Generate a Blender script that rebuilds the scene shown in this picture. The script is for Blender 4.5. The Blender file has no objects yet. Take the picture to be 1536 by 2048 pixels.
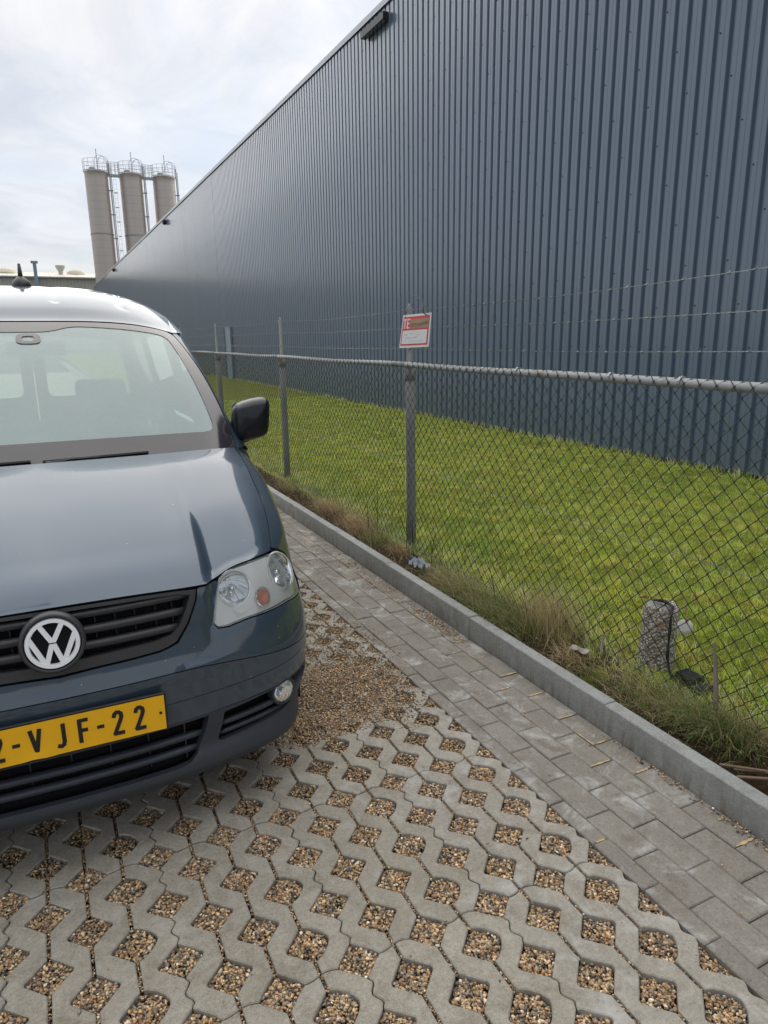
import bpy, math, random
import numpy as np
from mathutils import Vector, Matrix
from mathutils.geometry import delaunay_2d_cdt
random.seed(7); RNG=np.random.default_rng(11)
S=bpy.context.scene
COL=S.collection
# ---------------- camera ----------------
cd=bpy.data.cameras.new('camera'); cam=bpy.data.objects.new('camera',cd); COL.objects.link(cam); S.camera=cam
cd.sensor_fit='VERTICAL'; cd.sensor_height=24; cd.lens=1383.6/2048*24; cd.clip_start=.05; cd.clip_end=3000
CR=[(0.89910181,-0.43755484,-0.01271613),(-0.11836521,-0.21504804,-0.96940395),(0.42143282,0.8730980,-0.24514135)]
m=Matrix(((CR[0][0],-CR[1][0],-CR[2][0]),(CR[0][1],-CR[1][1],-CR[2][1]),(CR[0][2],-CR[1][2],-CR[2][2])))
cam.matrix_world=Matrix.Translation((0,0,1.55))@m.to_4x4()
# ---------------- world ----------------
SUN_EL,SUN_AZ=math.radians(54),math.radians(30)     # azimuth clockwise from +Y
wd=bpy.data.worlds.new('World'); S.world=wd; wd.use_nodes=True
def sky_nodes():
    t=wd.node_tree; n=t.nodes; L=t.links; n.clear()
    def N(ty,**k):
        x=n.new(ty)
        for a,b in k.items(): setattr(x,a,b)
        return x
    out=N('ShaderNodeOutputWorld'); bg=N('ShaderNodeBackground'); L.new(bg.outputs[0],out.inputs[0])
    sk=N('ShaderNodeTexSky',sky_type='NISHITA',sun_disc=False,sun_elevation=SUN_EL,sun_rotation=SUN_AZ); 
    tc=N('ShaderNodeTexCoord'); sep=N('ShaderNodeSeparateXYZ'); L.new(tc.outputs['Generated'],sep.inputs[0])
    def M(op,a,b=None,c=None):
        x=N('ShaderNodeMath',operation=op)
        for i,v in enumerate((a,b,c)):
            if v is None: continue
            if hasattr(v,'links'): L.new(v,x.inputs[i])
            else: x.inputs[i].default_value=v
        return x.outputs[0]
    z=sep.outputs[2]
    zc=M('MAXIMUM',z,.02); k=M('DIVIDE',1.,M('ADD',zc,.18))
    cx=M('MULTIPLY',sep.outputs[0],k); cy=M('MULTIPLY',sep.outputs[1],k)
    cv=N('ShaderNodeCombineXYZ'); L.new(cx,cv.inputs[0]); L.new(cy,cv.inputs[1])
    n1=N('ShaderNodeTexNoise'); n1.inputs['Scale'].default_value=.9; n1.inputs['Detail'].default_value=7; n1.inputs['Roughness'].default_value=.55; n1.inputs['Distortion'].default_value=.5; L.new(cv.outputs[0],n1.inputs['Vector'])
    n2=N('ShaderNodeTexNoise'); n2.inputs['Scale'].default_value=2.6; n2.inputs['Detail'].default_value=8; n2.inputs['Roughness'].default_value=.6; n2.inputs['Distortion'].default_value=.8; L.new(cv.outputs[0],n2.inputs['Vector'])
    # cloud cover
    cr=N('ShaderNodeMapRange'); cr.inputs[1].default_value=.30; cr.inputs[2].default_value=.60; cr.interpolation_type='SMOOTHSTEP'
    L.new(M('ADD',M('MULTIPLY',n1.outputs[0],.75),M('MULTIPLY',n2.outputs[0],.25)),cr.inputs[0])
    cov=M('MULTIPLY_ADD',cr.outputs[0],.42,.54)
    # cloud brightness: soft light-grey, brighter near the hidden sun
    sd=N('ShaderNodeVectorMath',operation='DOT_PRODUCT'); L.new(tc.outputs['Generated'],sd.inputs[0])
    sd.inputs[1].default_value=(math.sin(SUN_AZ)*math.cos(SUN_EL),math.cos(SUN_AZ)*math.cos(SUN_EL),math.sin(SUN_EL))
    g=N('ShaderNodeMapRange'); g.inputs[1].default_value=.55; g.inputs[2].default_value=1.; g.interpolation_type='SMOOTHSTEP'; L.new(sd.outputs['Value'],g.inputs[0])
    br=M('ADD',M('MULTIPLY_ADD',n2.outputs[0],.34,.30),M('MULTIPLY',g.outputs[0],.12))
    colr=N('ShaderNodeMix',data_type='RGBA'); colr.inputs['A'].default_value=(.92,.945,1.01,1); colr.inputs['B'].default_value=(1.03,1.0,.95,1); L.new(g.outputs[0],colr.inputs['Factor'])
    # cream bank of cloud just above the horizon
    hz=N('ShaderNodeMapRange'); hz.inputs[1].default_value=.0; hz.inputs[2].default_value=.13; hz.inputs[3].default_value=1; hz.inputs[4].default_value=0; hz.interpolation_type='SMOOTHSTEP'; L.new(z,hz.inputs[0])
    col2=N('ShaderNodeMix',data_type='RGBA'); L.new(M('MULTIPLY',hz.outputs[0],.85),col2.inputs['Factor']); L.new(colr.outputs['Result'],col2.inputs['A']); col2.inputs['B'].default_value=(1.14,1.05,.86,1)
    cs=N('ShaderNodeVectorMath',operation='SCALE'); L.new(col2.outputs['Result'],cs.inputs[0]); L.new(br,cs.inputs['Scale'])
    ss=N('ShaderNodeVectorMath',operation='SCALE'); L.new(sk.outputs[0],ss.inputs[0]); ss.inputs['Scale'].default_value=.085
    mx=N('ShaderNodeMix',data_type='RGBA'); L.new(cov,mx.inputs['Factor']); L.new(ss.outputs[0],mx.inputs['A']); L.new(cs.outputs[0],mx.inputs['B'])
    L.new(mx.outputs['Result'],bg.inputs[0]); bg.inputs[1].default_value=1.0
sky_nodes()
sl=bpy.data.lights.new('sun','SUN'); so=bpy.data.objects.new('sun',sl); COL.objects.link(so)
sl.energy=1.7; sl.angle=math.radians(115); sl.color=(1,.97,.92)
dv=Vector((math.sin(SUN_AZ)*math.cos(SUN_EL),math.cos(SUN_AZ)*math.cos(SUN_EL),math.sin(SUN_EL)))
so.rotation_euler=dv.to_track_quat('Z','Y').to_euler(); so.location=(0,0,30)
S.view_settings.view_transform='Standard'; S.view_settings.look='None'; S.view_settings.exposure=0.83; S.view_settings.gamma=1
try: S.view_settings.use_curve_mapping=False
except Exception: pass
S.render.engine='CYCLES'; S.cycles.max_bounces=8; S.cycles.transparent_max_bounces=16

# ---------------- material helpers ----------------
def mat(name): 
    m=bpy.data.materials.new(name); m.use_nodes=True; t=m.node_tree; b=t.nodes['Principled BSDF']; return m,t,b
def nd(t,ty,**k):
    x=t.nodes.new(ty)
    for a,b in k.items(): setattr(x,a,b)
    return x
def noise(t,scale,detail=4,rough=.55,vec=None,dist=0):
    x=nd(t,'ShaderNodeTexNoise'); x.inputs['Scale'].default_value=scale; x.inputs['Detail'].default_value=detail; x.inputs['Roughness'].default_value=rough; x.inputs['Distortion'].default_value=dist
    if vec is not None: t.links.new(vec,x.inputs['Vector'])
    return x.outputs['Fac']
def ramp(t,fac,stops):
    x=nd(t,'ShaderNodeValToRGB'); e=x.color_ramp.elements
    while len(e)<len(stops): e.new(.5)
    for i,(p,c) in enumerate(stops): e[i].position=p; e[i].color=(*c,1) if len(c)==3 else c
    t.links.new(fac,x.inputs[0]); return x.outputs[0]
def mixc(t,fac,a,b,mode='MIX'):
    x=nd(t,'ShaderNodeMix',data_type='RGBA',blend_type=mode)
    for s,v in (('Factor',fac),('A',a),('B',b)):
        if hasattr(v,'links'): t.links.new(v,x.inputs[s])
        elif s=='Factor': x.inputs[s].default_value=v
        else: x.inputs[s].default_value=(*v,1)
    return x.outputs['Result']
def mth(t,op,a,b=0.,c=0.):
    x=nd(t,'ShaderNodeMath',operation=op)
    for i,v in enumerate((a,b,c)):
        if hasattr(v,'links'): t.links.new(v,x.inputs[i])
        else: x.inputs[i].default_value=v
    return x.outputs[0]
def bump(t,b,h,strength=.3,dist=.002):
    x=nd(t,'ShaderNodeBump'); x.inputs['Strength'].default_value=strength; x.inputs['Distance'].default_value=dist
    t.links.new(h,x.inputs['Height']); t.links.new(x.outputs[0],b.inputs['Normal'])
def wpos(t): return nd(t,'ShaderNodeNewGeometry').outputs['Position']
def orand(t): return nd(t,'ShaderNodeObjectInfo').outputs['Random']
def simple(name,col,rough=.5,metal=0.,spec=.5,coat=0.,var=.12,scale=30,bmp=0):
    m,t,b=mat(name); p=wpos(t)
    f=noise(t,scale,5,.6,p); c=mixc(t,f,tuple(x*(1-var) for x in col),tuple(min(1,x*(1+var)) for x in col))
    t.links.new(c,b.inputs['Base Color']); b.inputs['Roughness'].default_value=rough; b.inputs['Metallic'].default_value=metal
    b.inputs['Specular IOR Level'].default_value=spec; b.inputs['Coat Weight'].default_value=coat; b.inputs['Coat Roughness'].default_value=.06
    if bmp: bump(t,b,f,bmp,.001)
    return m
MT={}
def m_concrete(name,c1,c2,c3,spots=.5,grey=(.22,.22,.21),patch=0.):
    m,t,b=mat(name); p=wpos(t)
    big=noise(t,2.2,5,.6,p); mid=noise(t,22,6,.65,p); fine=noise(t,420,3,.7,p)
    a=mixc(t,mth(t,'SMOOTH_MIN',1.,mth(t,'MULTIPLY_ADD',big,2.2,-.6),.1),c1,c2)
    r=nd(t,'ShaderNodeMapRange'); r.inputs[1].default_value=.50; r.inputs[2].default_value=.72; t.links.new(mid,r.inputs[0])
    a=mixc(t,mth(t,'MULTIPLY',r.outputs[0],.6),a,c3)
    dk=noise(t,9,7,.75,p,.8); dr_=nd(t,'ShaderNodeMapRange'); dr_.inputs[1].default_value=.49; dr_.inputs[2].default_value=.66; t.links.new(dk,dr_.inputs[0])
    a=mixc(t,mth(t,'MULTIPLY',dr_.outputs[0],.55),a,(c1[0]*.62,c1[1]*.58,c1[2]*.52))
    a=mixc(t,mth(t,'MULTIPLY_ADD',orand(t),.5,-.1),a,tuple(x*.86 for x in c1))
    f=ramp(t,fine,[(.0,(.2,.2,.2)),(.38,(.70,.70,.69)),(.5,(.98,.98,.98)),(.62,(1.08,1.08,1.07)),(1,(1.9,1.9,1.8))])
    a=mixc(t,.85,a,f,'MULTIPLY')
    g9=noise(t,95,4,.75,p); a=mixc(t,.9,a,ramp(t,g9,[(.25,(.62,.61,.60)),(.45,(.93,.93,.92)),(.6,(1.04,1.04,1.03)),(.8,(1.35,1.34,1.3))]),'MULTIPLY')
    # dark pits
    v=nd(t,'ShaderNodeTexVoronoi'); v.inputs['Scale'].default_value=110; t.links.new(p,v.inputs['Vector'])
    pit=nd(t,'ShaderNodeMapRange'); pit.inputs[1].default_value=.05; pit.inputs[2].default_value=.16; t.links.new(v.outputs['Distance'],pit.inputs[0])
    sel=nd(t,'ShaderNodeMapRange'); sel.inputs[1].default_value=.52; sel.inputs[2].default_value=.56; t.links.new(nd_col(t,v),sel.inputs[0])
    k=mth(t,'MULTIPLY',mth(t,'SUBTRACT',1.,pit.outputs[0]),sel.outputs[0])
    a=mixc(t,mth(t,'MULTIPLY',k,spots),a,(.07,.065,.055))
    # pale lime bloom
    e=noise(t,7,7,.7,p,.6); er=nd(t,'ShaderNodeMapRange'); er.inputs[1].default_value=.53; er.inputs[2].default_value=.68; er.inputs[4].default_value=patch; t.links.new(e,er.inputs[0])
    a=mixc(t,er.outputs[0],a,(.50,.50,.48))
    t.links.new(a,b.inputs['Base Color']); b.inputs['Roughness'].default_value=.92; b.inputs['Specular IOR Level'].default_value=.25
    bump(t,b,mth(t,'ADD',fine,mth(t,'MULTIPLY',mid,1.5)),.8,.003)
    return m
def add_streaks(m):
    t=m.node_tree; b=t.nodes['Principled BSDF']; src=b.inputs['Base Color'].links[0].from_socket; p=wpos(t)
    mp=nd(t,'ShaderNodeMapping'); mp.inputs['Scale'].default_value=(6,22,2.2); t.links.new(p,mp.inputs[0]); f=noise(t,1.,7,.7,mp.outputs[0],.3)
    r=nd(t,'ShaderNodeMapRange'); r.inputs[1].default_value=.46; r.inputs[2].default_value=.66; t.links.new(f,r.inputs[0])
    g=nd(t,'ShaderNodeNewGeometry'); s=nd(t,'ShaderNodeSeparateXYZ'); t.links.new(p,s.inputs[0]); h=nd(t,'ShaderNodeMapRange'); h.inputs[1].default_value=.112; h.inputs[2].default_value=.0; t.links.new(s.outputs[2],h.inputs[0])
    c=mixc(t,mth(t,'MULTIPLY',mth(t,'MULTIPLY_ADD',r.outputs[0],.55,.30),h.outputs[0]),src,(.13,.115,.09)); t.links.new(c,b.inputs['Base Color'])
def nd_col(t,v):
    s=nd(t,'ShaderNodeSeparateColor'); t.links.new(v.outputs['Color'],s.inputs[0]); return s.outputs[0]
MT['paver']=m_concrete('paver_concrete',(.32,.292,.242),(.405,.374,.315),(.47,.437,.375),.8,patch=.35)
MT['brick']=m_concrete('brick_concrete',(.25,.228,.198),(.31,.286,.25),(.37,.342,.30),.6,patch=.75)
MT['limed']=m_concrete('paver_concrete_limed',(.325,.30,.255),(.41,.382,.328),(.49,.46,.41),.8,patch=.6)
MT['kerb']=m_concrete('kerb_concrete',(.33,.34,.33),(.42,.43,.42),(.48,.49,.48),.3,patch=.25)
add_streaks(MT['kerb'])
def m_cladding():
    m,t,b=mat('steel_cladding'); p=wpos(t)
    f=noise(t,.6,4,.5,p); f2=noise(t,9,4,.6,p)
    c=mixc(t,f,(.078,.120,.178),(.092,.137,.200)); c=mixc(t,mth(t,'MULTIPLY',orand(t),.35),c,(.098,.142,.206))
    mp=nd(t,'ShaderNodeMapping'); mp.inputs['Scale'].default_value=(5,9,.35); t.links.new(p,mp.inputs[0]); st_=noise(t,1.,6,.65,mp.outputs[0],.2); sr=nd(t,'ShaderNodeMapRange'); sr.inputs[1].default_value=.52; sr.inputs[2].default_value=.75; t.links.new(st_,sr.inputs[0]); c=mixc(t,mth(t,'MULTIPLY',sr.outputs[0],.18),c,(.17,.20,.23))
    # dust splashed up from the lawn
    s=nd(t,'ShaderNodeSeparateXYZ'); t.links.new(p,s.inputs[0])
    r=nd(t,'ShaderNodeMapRange'); r.inputs[1].default_value=.1; r.inputs[2].default_value=.55; r.inputs[3].default_value=1; r.inputs[4].default_value=0; t.links.new(s.outputs[2],r.inputs[0])
    c=mixc(t,mth(t,'MULTIPLY',mth(t,'MULTIPLY',r.outputs[0],f2),.35),c,(.16,.14,.10))
    t.links.new(c,b.inputs['Base Color']); b.inputs['Specular IOR Level'].default_value=.6; b.inputs['Coat Weight'].default_value=.6; b.inputs['Coat Roughness'].default_value=.16
    t.links.new(mth(t,'MULTIPLY_ADD',f2,.14,.25),b.inputs['Roughness'])
    bump(t,b,f,.05,.02)
    return m
MT['clad']=m_cladding()
MT['flash']=simple('grey_flashing',(.30,.32,.35),.4,.6)
MT['black']=simple('black_plastic',(.012,.012,.013),.45)
MT['dark']=simple('dark_cavity',(.006,.006,.007),.8,spec=.2)
MT['galv']=simple('galvanised_steel',(.36,.37,.37),.5,.55,var=.3,scale=60,bmp=.2)
def m_rail():
    m,t,b=mat('weathered_galvanised_pipe'); p=wpos(t)
    a=noise(t,40,6,.7,p); l=noise(t,13,5,.7,p)
    c=mixc(t,a,(.24,.25,.25),(.42,.43,.42))
    r=nd(t,'ShaderNodeMapRange'); r.inputs[1].default_value=.54; r.inputs[2].default_value=.66; t.links.new(l,r.inputs[0])
    c=mixc(t,mth(t,'MULTIPLY',r.outputs[0],.65),c,(.17,.15,.075))
    t.links.new(c,b.inputs['Base Color']); b.inputs['Roughness'].default_value=.65; b.inputs['Metallic'].default_value=.25
    bump(t,b,a,.4,.002); return m
MT['rail']=m_rail()
def m_post():
    m,t,b=mat('lichen_grey_post'); p=wpos(t)
    a=noise(t,70,6,.75,p); l=noise(t,25,5,.7,p)
    c=mixc(t,a,(.14,.14,.14),(.34,.335,.32))
    r=nd(t,'ShaderNodeMapRange'); r.inputs[1].default_value=.52; r.inputs[2].default_value=.7; t.links.new(l,r.inputs[0])
    c=mixc(t,mth(t,'MULTIPLY',r.outputs[0],.6),c,(.30,.30,.25))
    t.links.new(c,b.inputs['Base Color']); b.inputs['Roughness'].default_value=.8; bump(t,b,a,.5,.002); return m
MT['post']=m_post()
MT['wire']=simple('green_black_wire',(.018,.032,.030),.45,.0,var=.4)
MT['barb']=simple('barbed_wire_zinc',(.20,.22,.22),.5,.6,var=.4)
def m_soil(name,c1,c2,scale=30):
    m,t,b=mat(name); p=wpos(t); a=noise(t,scale,8,.75,p); g=noise(t,4,4,.6,p)
    c=mixc(t,a,c1,c2); c=mixc(t,mth(t,'MULTIPLY',g,.4),c,c1)
    t.links.new(c,b.inputs['Base Color']); b.inputs['Roughness'].default_value=.95; b.inputs['Specular IOR Level'].default_value=.1; bump(t,b,a,.9,.02); return m
MT['soil']=m_soil('verge_soil',(.035,.024,.015),(.11,.08,.05))
MT['bed']=m_soil('gravel_bed',(.035,.028,.02),(.16,.12,.075),160)
def m_lawn():
    m,t,b=mat('lawn_ground'); p=wpos(t)
    big=noise(t,.9,5,.6,p); mid=noise(t,5,6,.7,p); fi=noise(t,60,6,.75,p)
    c=ramp(t,big,[(.3,(.15,.20,.022)),(.5,(.22,.24,.035)),(.7,(.17,.20,.025))])
    r=nd(t,'ShaderNodeMapRange'); r.inputs[1].default_value=.52; r.inputs[2].default_value=.68; t.links.new(mid,r.inputs[0])
    c=mixc(t,mth(t,'MULTIPLY',r.outputs[0],.5),c,(.17,.145,.035))
    c=mixc(t,.8,c,ramp(t,fi,[(.25,(.25,.25,.25)),(.5,(.9,.9,.9)),(.8,(1.5,1.5,1.3))]),'MULTIPLY')
    t.links.new(c,b.inputs['Base Color']); b.inputs['Roughness'].default_value=.9; b.inputs['Specular IOR Level'].default_value=.15
    bump(t,b,mth(t,'ADD',fi,mth(t,'MULTIPLY',mid,2.)),.9,.03); return m
MT['lawn']=m_lawn()
def m_attr(name,rough=.8,spec=.3,trans=0.,mul=1.):
    m,t,b=mat(name); a=nd(t,'ShaderNodeAttribute'); a.attribute_name='tint'
    t.links.new(a.outputs['Color'],b.inputs['Base Color']); b.inputs['Roughness'].default_value=rough; b.inputs['Specular IOR Level'].default_value=spec
    if trans:
        tr=nd(t,'ShaderNodeBsdfTranslucent'); t.links.new(a.outputs['Color'],tr.inputs[0]); mx=nd(t,'ShaderNodeMixShader'); mx.inputs[0].default_value=trans
        o=t.nodes['Material Output']; t.links.new(b.outputs[0],mx.inputs[1]); t.links.new(tr.outputs[0],mx.inputs[2]); t.links.new(mx.outputs[0],o.inputs[0])
    return m
MT['stone']=m_attr('gravel_stone',.7,.4); MT['blade']=m_attr('grass_blade',.6,.3,.35)
def m_paint():
    m,t,b=mat('blue_grey_metallic_paint'); p=wpos(t)
    f=noise(t,900,2,.5,p); d=noise(t,3,5,.6,p); d2=noise(t,45,5,.7,p)
    c=mixc(t,f,(.031,.058,.092),(.051,.083,.124))
    c=mixc(t,mth(t,'MULTIPLY',d,.05),c,(.22,.22,.20))
    v=nd(t,'ShaderNodeTexVoronoi'); v.inputs['Scale'].default_value=34; t.links.new(p,v.inputs['Vector']); cp=nd(t,'ShaderNodeMapRange'); cp.inputs[1].default_value=.085; cp.inputs[2].default_value=.05; t.links.new(v.outputs['Distance'],cp.inputs[0]); ce=nd(t,'ShaderNodeMapRange'); ce.inputs[1].default_value=.90; ce.inputs[2].default_value=.92; t.links.new(nd_col(t,v),ce.inputs[0]); c=mixc(t,mth(t,'MULTIPLY',cp.outputs[0],ce.outputs[0]),c,(.30,.27,.22))
    t.links.new(c,b.inputs['Base Color']); b.inputs['Metallic'].default_value=.5; b.inputs['Roughness'].default_value=.48
    b.inputs['Coat Weight'].default_value=.9
    t.links.new(mth(t,'MULTIPLY_ADD',d2,.08,.03),b.inputs['Coat Roughness'])
    b.inputs['Coat IOR'].default_value=1.62
    return m
MT['paint']=m_paint()
MT['trim']=simple('dark_grey_bumper_plastic',(.036,.042,.054),.48,spec=.45,var=.2,scale=200,bmp=.08)
MT['slat']=simple('grille_slat_plastic',(.038,.038,.041),.42,spec=.5,var=.15,scale=60)
MT['rubber']=simple('tyre_rubber',(.018,.018,.018),.85,var=.2)
MT['chrome']=simple('chrome',(.85,.87,.9),.10,1.0,var=.03)
MT['satin']=simple('satin_chrome',(.93,.95,.98),.40,.35,var=.04)
MT['reflector']=simple('reflector_chrome',(.80,.81,.82),.07,1.0,var=.03)
MT['housing']=simple('lamp_housing_grey',(.92,.92,.89),.4,.0,var=.03)
MT['rim']=simple('wheel_rim',(.35,.36,.37),.35,.8)
MT['yellow']=None
def m_plate():
    m,t,b=mat('yellow_plate'); p=wpos(t); a=noise(t,25,6,.7,p); f=noise(t,160,5,.8,p)
    c=mixc(t,a,(.86,.44,.006),(.92,.50,.010))
    r=nd(t,'ShaderNodeMapRange'); r.inputs[1].default_value=.60; r.inputs[2].default_value=.72; r.inputs[4].default_value=.5; t.links.new(f,r.inputs[0])
    c=mixc(t,r.outputs[0],c,(.30,.18,.03)); t.links.new(c,b.inputs['Base Color']); b.inputs['Roughness'].default_value=.38; return m
MT['plate']=m_plate()
MT['ink']=simple('plate_black',(.012,.012,.013),.4); MT['blue']=simple('plate_blue',(.01,.05,.35),.4); MT['white']=simple('white_print',(.75,.75,.73),.5,var=.04)
MT['int']=simple('interior_dark_trim',(.11,.115,.115),.75,var=.2,scale=60); MT['intl']=simple('interior_light_trim',(.33,.34,.33),.8)
MT['seat']=simple('seat_fabric',(.05,.052,.06),.9,var=.3,scale=200)
def m_glass(name,dust,refl,tint=(.80,.90,.86),dcol=(.42,.50,.47)):
    m,t,b=mat(name); t.nodes.remove(b); o=t.nodes['Material Output']
    tr=nd(t,'ShaderNodeBsdfTransparent'); tr.inputs[0].default_value=(*tint,1)
    gl=nd(t,'ShaderNodeBsdfGlossy'); gl.inputs['Roughness'].default_value=.02; gl.inputs[0].default_value=(.95,.98,1,1)
    fr=nd(t,'ShaderNodeFresnel'); fr.inputs[0].default_value=1.52
    k=mth(t,'MINIMUM',mth(t,'MULTIPLY_ADD',fr.outputs[0],1.5,refl),1.)
    m1=nd(t,'ShaderNodeMixShader'); t.links.new(k,m1.inputs[0]); t.links.new(tr.outputs[0],m1.inputs[1]); t.links.new(gl.outputs[0],m1.inputs[2])
    df=nd(t,'ShaderNodeBsdfDiffuse'); df.inputs[0].default_value=(*dcol,1)
    p=wpos(t); d=noise(t,2.5,6,.65,p); d2=noise(t,60,4,.7,p)
    dd=mth(t,'MULTIPLY',mth(t,'MULTIPLY_ADD',mth(t,'ADD',mth(t,'MULTIPLY',d,.8),mth(t,'MULTIPLY',d2,.2)),.8,.6),dust)
    m2=nd(t,'ShaderNodeMixShader'); t.links.new(dd,m2.inputs[0]); t.links.new(m1.outputs[0],m2.inputs[1]); t.links.new(df.outputs[0],m2.inputs[2]); t.links.new(m2.outputs[0],o.inputs[0])
    return m
MT['wglass']=m_glass('dusty_windscreen_glass',.48,.07,(.80,.92,.88),(.42,.54,.51))
MT['sglass']=m_glass('side_glass',.06,.05,(.75,.82,.8))
MT['lens']=m_glass('headlamp_lens',.13,.02,(.97,.98,.97),(.80,.82,.77))
MT['frit']=simple('windscreen_black_border',(.020,.016,.020),.12,spec=.6,coat=.6)
MT['amber']=simple('amber_bulb',(.75,.16,.04),.25,.2)
def m_silo():
    m,t,b=mat('silo_steel'); p=wpos(t); s=nd(t,'ShaderNodeSeparateXYZ'); t.links.new(p,s.inputs[0])
    mp=nd(t,'ShaderNodeMapping'); mp.inputs['Scale'].default_value=(3,3,.08); t.links.new(p,mp.inputs[0]); a=noise(t,.8,5,.6,mp.outputs[0]); w=nd(t,'ShaderNodeMath',operation='FRACT'); t.links.new(mth(t,'MULTIPLY',s.outputs[2],1.0),w.inputs[0])
    l=nd(t,'ShaderNodeMapRange'); l.inputs[1].default_value=.0; l.inputs[2].default_value=.10; t.links.new(w.outputs[0],l.inputs[0])
    c=mixc(t,a,(.42,.375,.335),(.54,.485,.44)); c=mixc(t,l.outputs[0],tuple([.38,.34,.31]),c)
    t.links.new(c,b.inputs['Base Color']); b.inputs['Metallic'].default_value=.55; b.inputs['Roughness'].default_value=.42; return m
MT['silo']=m_silo()
MT['hall']=simple('beige_hall_wall',(.42,.43,.38),.6,var=.08,scale=.6); MT['hroof']=simple('beige_hall_roof',(.62,.57,.46),.6,var=.1,scale=.8)
MT['door']=simple('pale_blue_door',(.20,.29,.36),.4,var=.1); MT['red']=simple('red_print',(.62,.045,.06),.5,var=.08); MT['board']=simple('white_board',(.72,.71,.69),.5,var=.05)
MT['tape']=simple('brown_tape',(.36,.23,.13),.45,var=.12,scale=80)
MT['pen']=simple('faded_pen',(.42,.47,.58),.6); MT['rust']=simple('dried_leaf',(.42,.24,.14),.8,var=.4,scale=60); MT['twig']=simple('dry_twig',(.20,.13,.085),.85,var=.3,scale=80)
MT['plastic']=simple('clear_wrapper',(.24,.27,.32),.25,var=.25,scale=90); MT['bluep']=simple('blue_wrapper_print',(.05,.12,.5),.3)
MT['jsand']=simple('yellow_jointing_sand',(.50,.37,.18),.95,var=.3,scale=300,bmp=.6)
MT['asphalt']=m_soil('far_ground',(.06,.06,.055),(.12,.115,.105),12)
MT['pipe']=simple('cage_steel',(.38,.40,.42),.5,.5)

# ---------------- mesh helpers ----------------
def tagit(o,label=None,cat=None,group=None,kind=None):
    if label: o['label']=label
    if cat: o['category']=cat
    if group: o['group']=group
    if kind: o['kind']=kind
    return o
def empty(name,loc=(0,0,0),**k):
    o=bpy.data.objects.new(name,None); o.location=loc; o.empty_display_size=.1; COL.objects.link(o); return tagit(o,**k)
class MB:
    def __init__(s): s.v=[]; s.f=[]; s.c=[]
    def add(s,v,f,c=None):
        n=len(s.v); s.v.extend([tuple(map(float,x)) for x in v]); s.f.extend([tuple(i+n for i in q) for q in f])
        if c is not None: s.c.extend([c]*len(v))
        return s
    def box(s,a,b,rot=None,c=None):
        (x0,y0,z0),(x1,y1,z1)=a,b
        v=[(x0,y0,z0),(x1,y0,z0),(x1,y1,z0),(x0,y1,z0),(x0,y0,z1),(x1,y0,z1),(x1,y1,z1),(x0,y1,z1)]
        return s.add(v,[(0,3,2,1),(4,5,6,7),(0,1,5,4),(1,2,6,5),(2,3,7,6),(3,0,4,7)],c)
    def tube(s,P,r,n=6,cap=True,c=None):
        P=[Vector(p) for p in P]; R=r if isinstance(r,(list,tuple)) else [r]*len(P); V=[];F=[]
        up=None
        for i,p in enumerate(P):
            d=(P[min(i+1,len(P)-1)]-P[max(i-1,0)]); d.normalize()
            if up is None:
                up=d.orthogonal().normalized()
            else:
                up=(up-d*up.dot(d)); up=up.normalized() if up.length>1e-6 else d.orthogonal().normalized()
            w=d.cross(up)
            for k in range(n):
                a=2*math.pi*k/n; V.append(p+(up*math.cos(a)+w*math.sin(a))*R[i])
        for i in range(len(P)-1):
            for k in range(n):
                F.append((i*n+k,i*n+(k+1)%n,(i+1)*n+(k+1)%n,(i+1)*n+k))
        if cap: F.append(tuple(range(n-1,-1,-1))); F.append(tuple((len(P)-1)*n+k for k in range(n)))
        return s.add(V,F,c)
    def lathe(s,prof,c,n=24,axis=None,caps=False):
        # prof: (r, h) along axis from centre c
        ax=Vector(axis or (0,0,1)).normalized(); u=ax.orthogonal().normalized(); w=ax.cross(u); c=Vector(c); V=[];F=[]
        for r,h in prof:
            for k in range(n):
                a=2*math.pi*k/n; V.append(c+ax*h+(u*math.cos(a)+w*math.sin(a))*r)
        for i in range(len(prof)-1):
            for k in range(n): F.append((i*n+k,i*n+(k+1)%n,(i+1)*n+(k+1)%n,(i+1)*n+k))
        if caps: F.append(tuple(range(n-1,-1,-1))); F.append(tuple((len(prof)-1)*n+k for k in range(n)))
        return s.add(V,F)
    def build(s,name,m,parent=None,smooth=False,**k):
        me=bpy.data.meshes.new(name); me.from_pydata(s.v,[],s.f)
        if s.c:
            a=me.color_attributes.new('tint','FLOAT_COLOR','POINT'); arr=np.ones((len(s.v),4),dtype=np.float32); arr[:,:3]=np.array(s.c); a.data.foreach_set('color',arr.ravel())
        me.materials.append(m)
        if smooth: me.polygons.foreach_set('use_smooth',[True]*len(me.polygons))
        me.update(); o=bpy.data.objects.new(name,me); COL.objects.link(o)
        if parent: o.parent=parent
        return tagit(o,**k)
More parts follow.
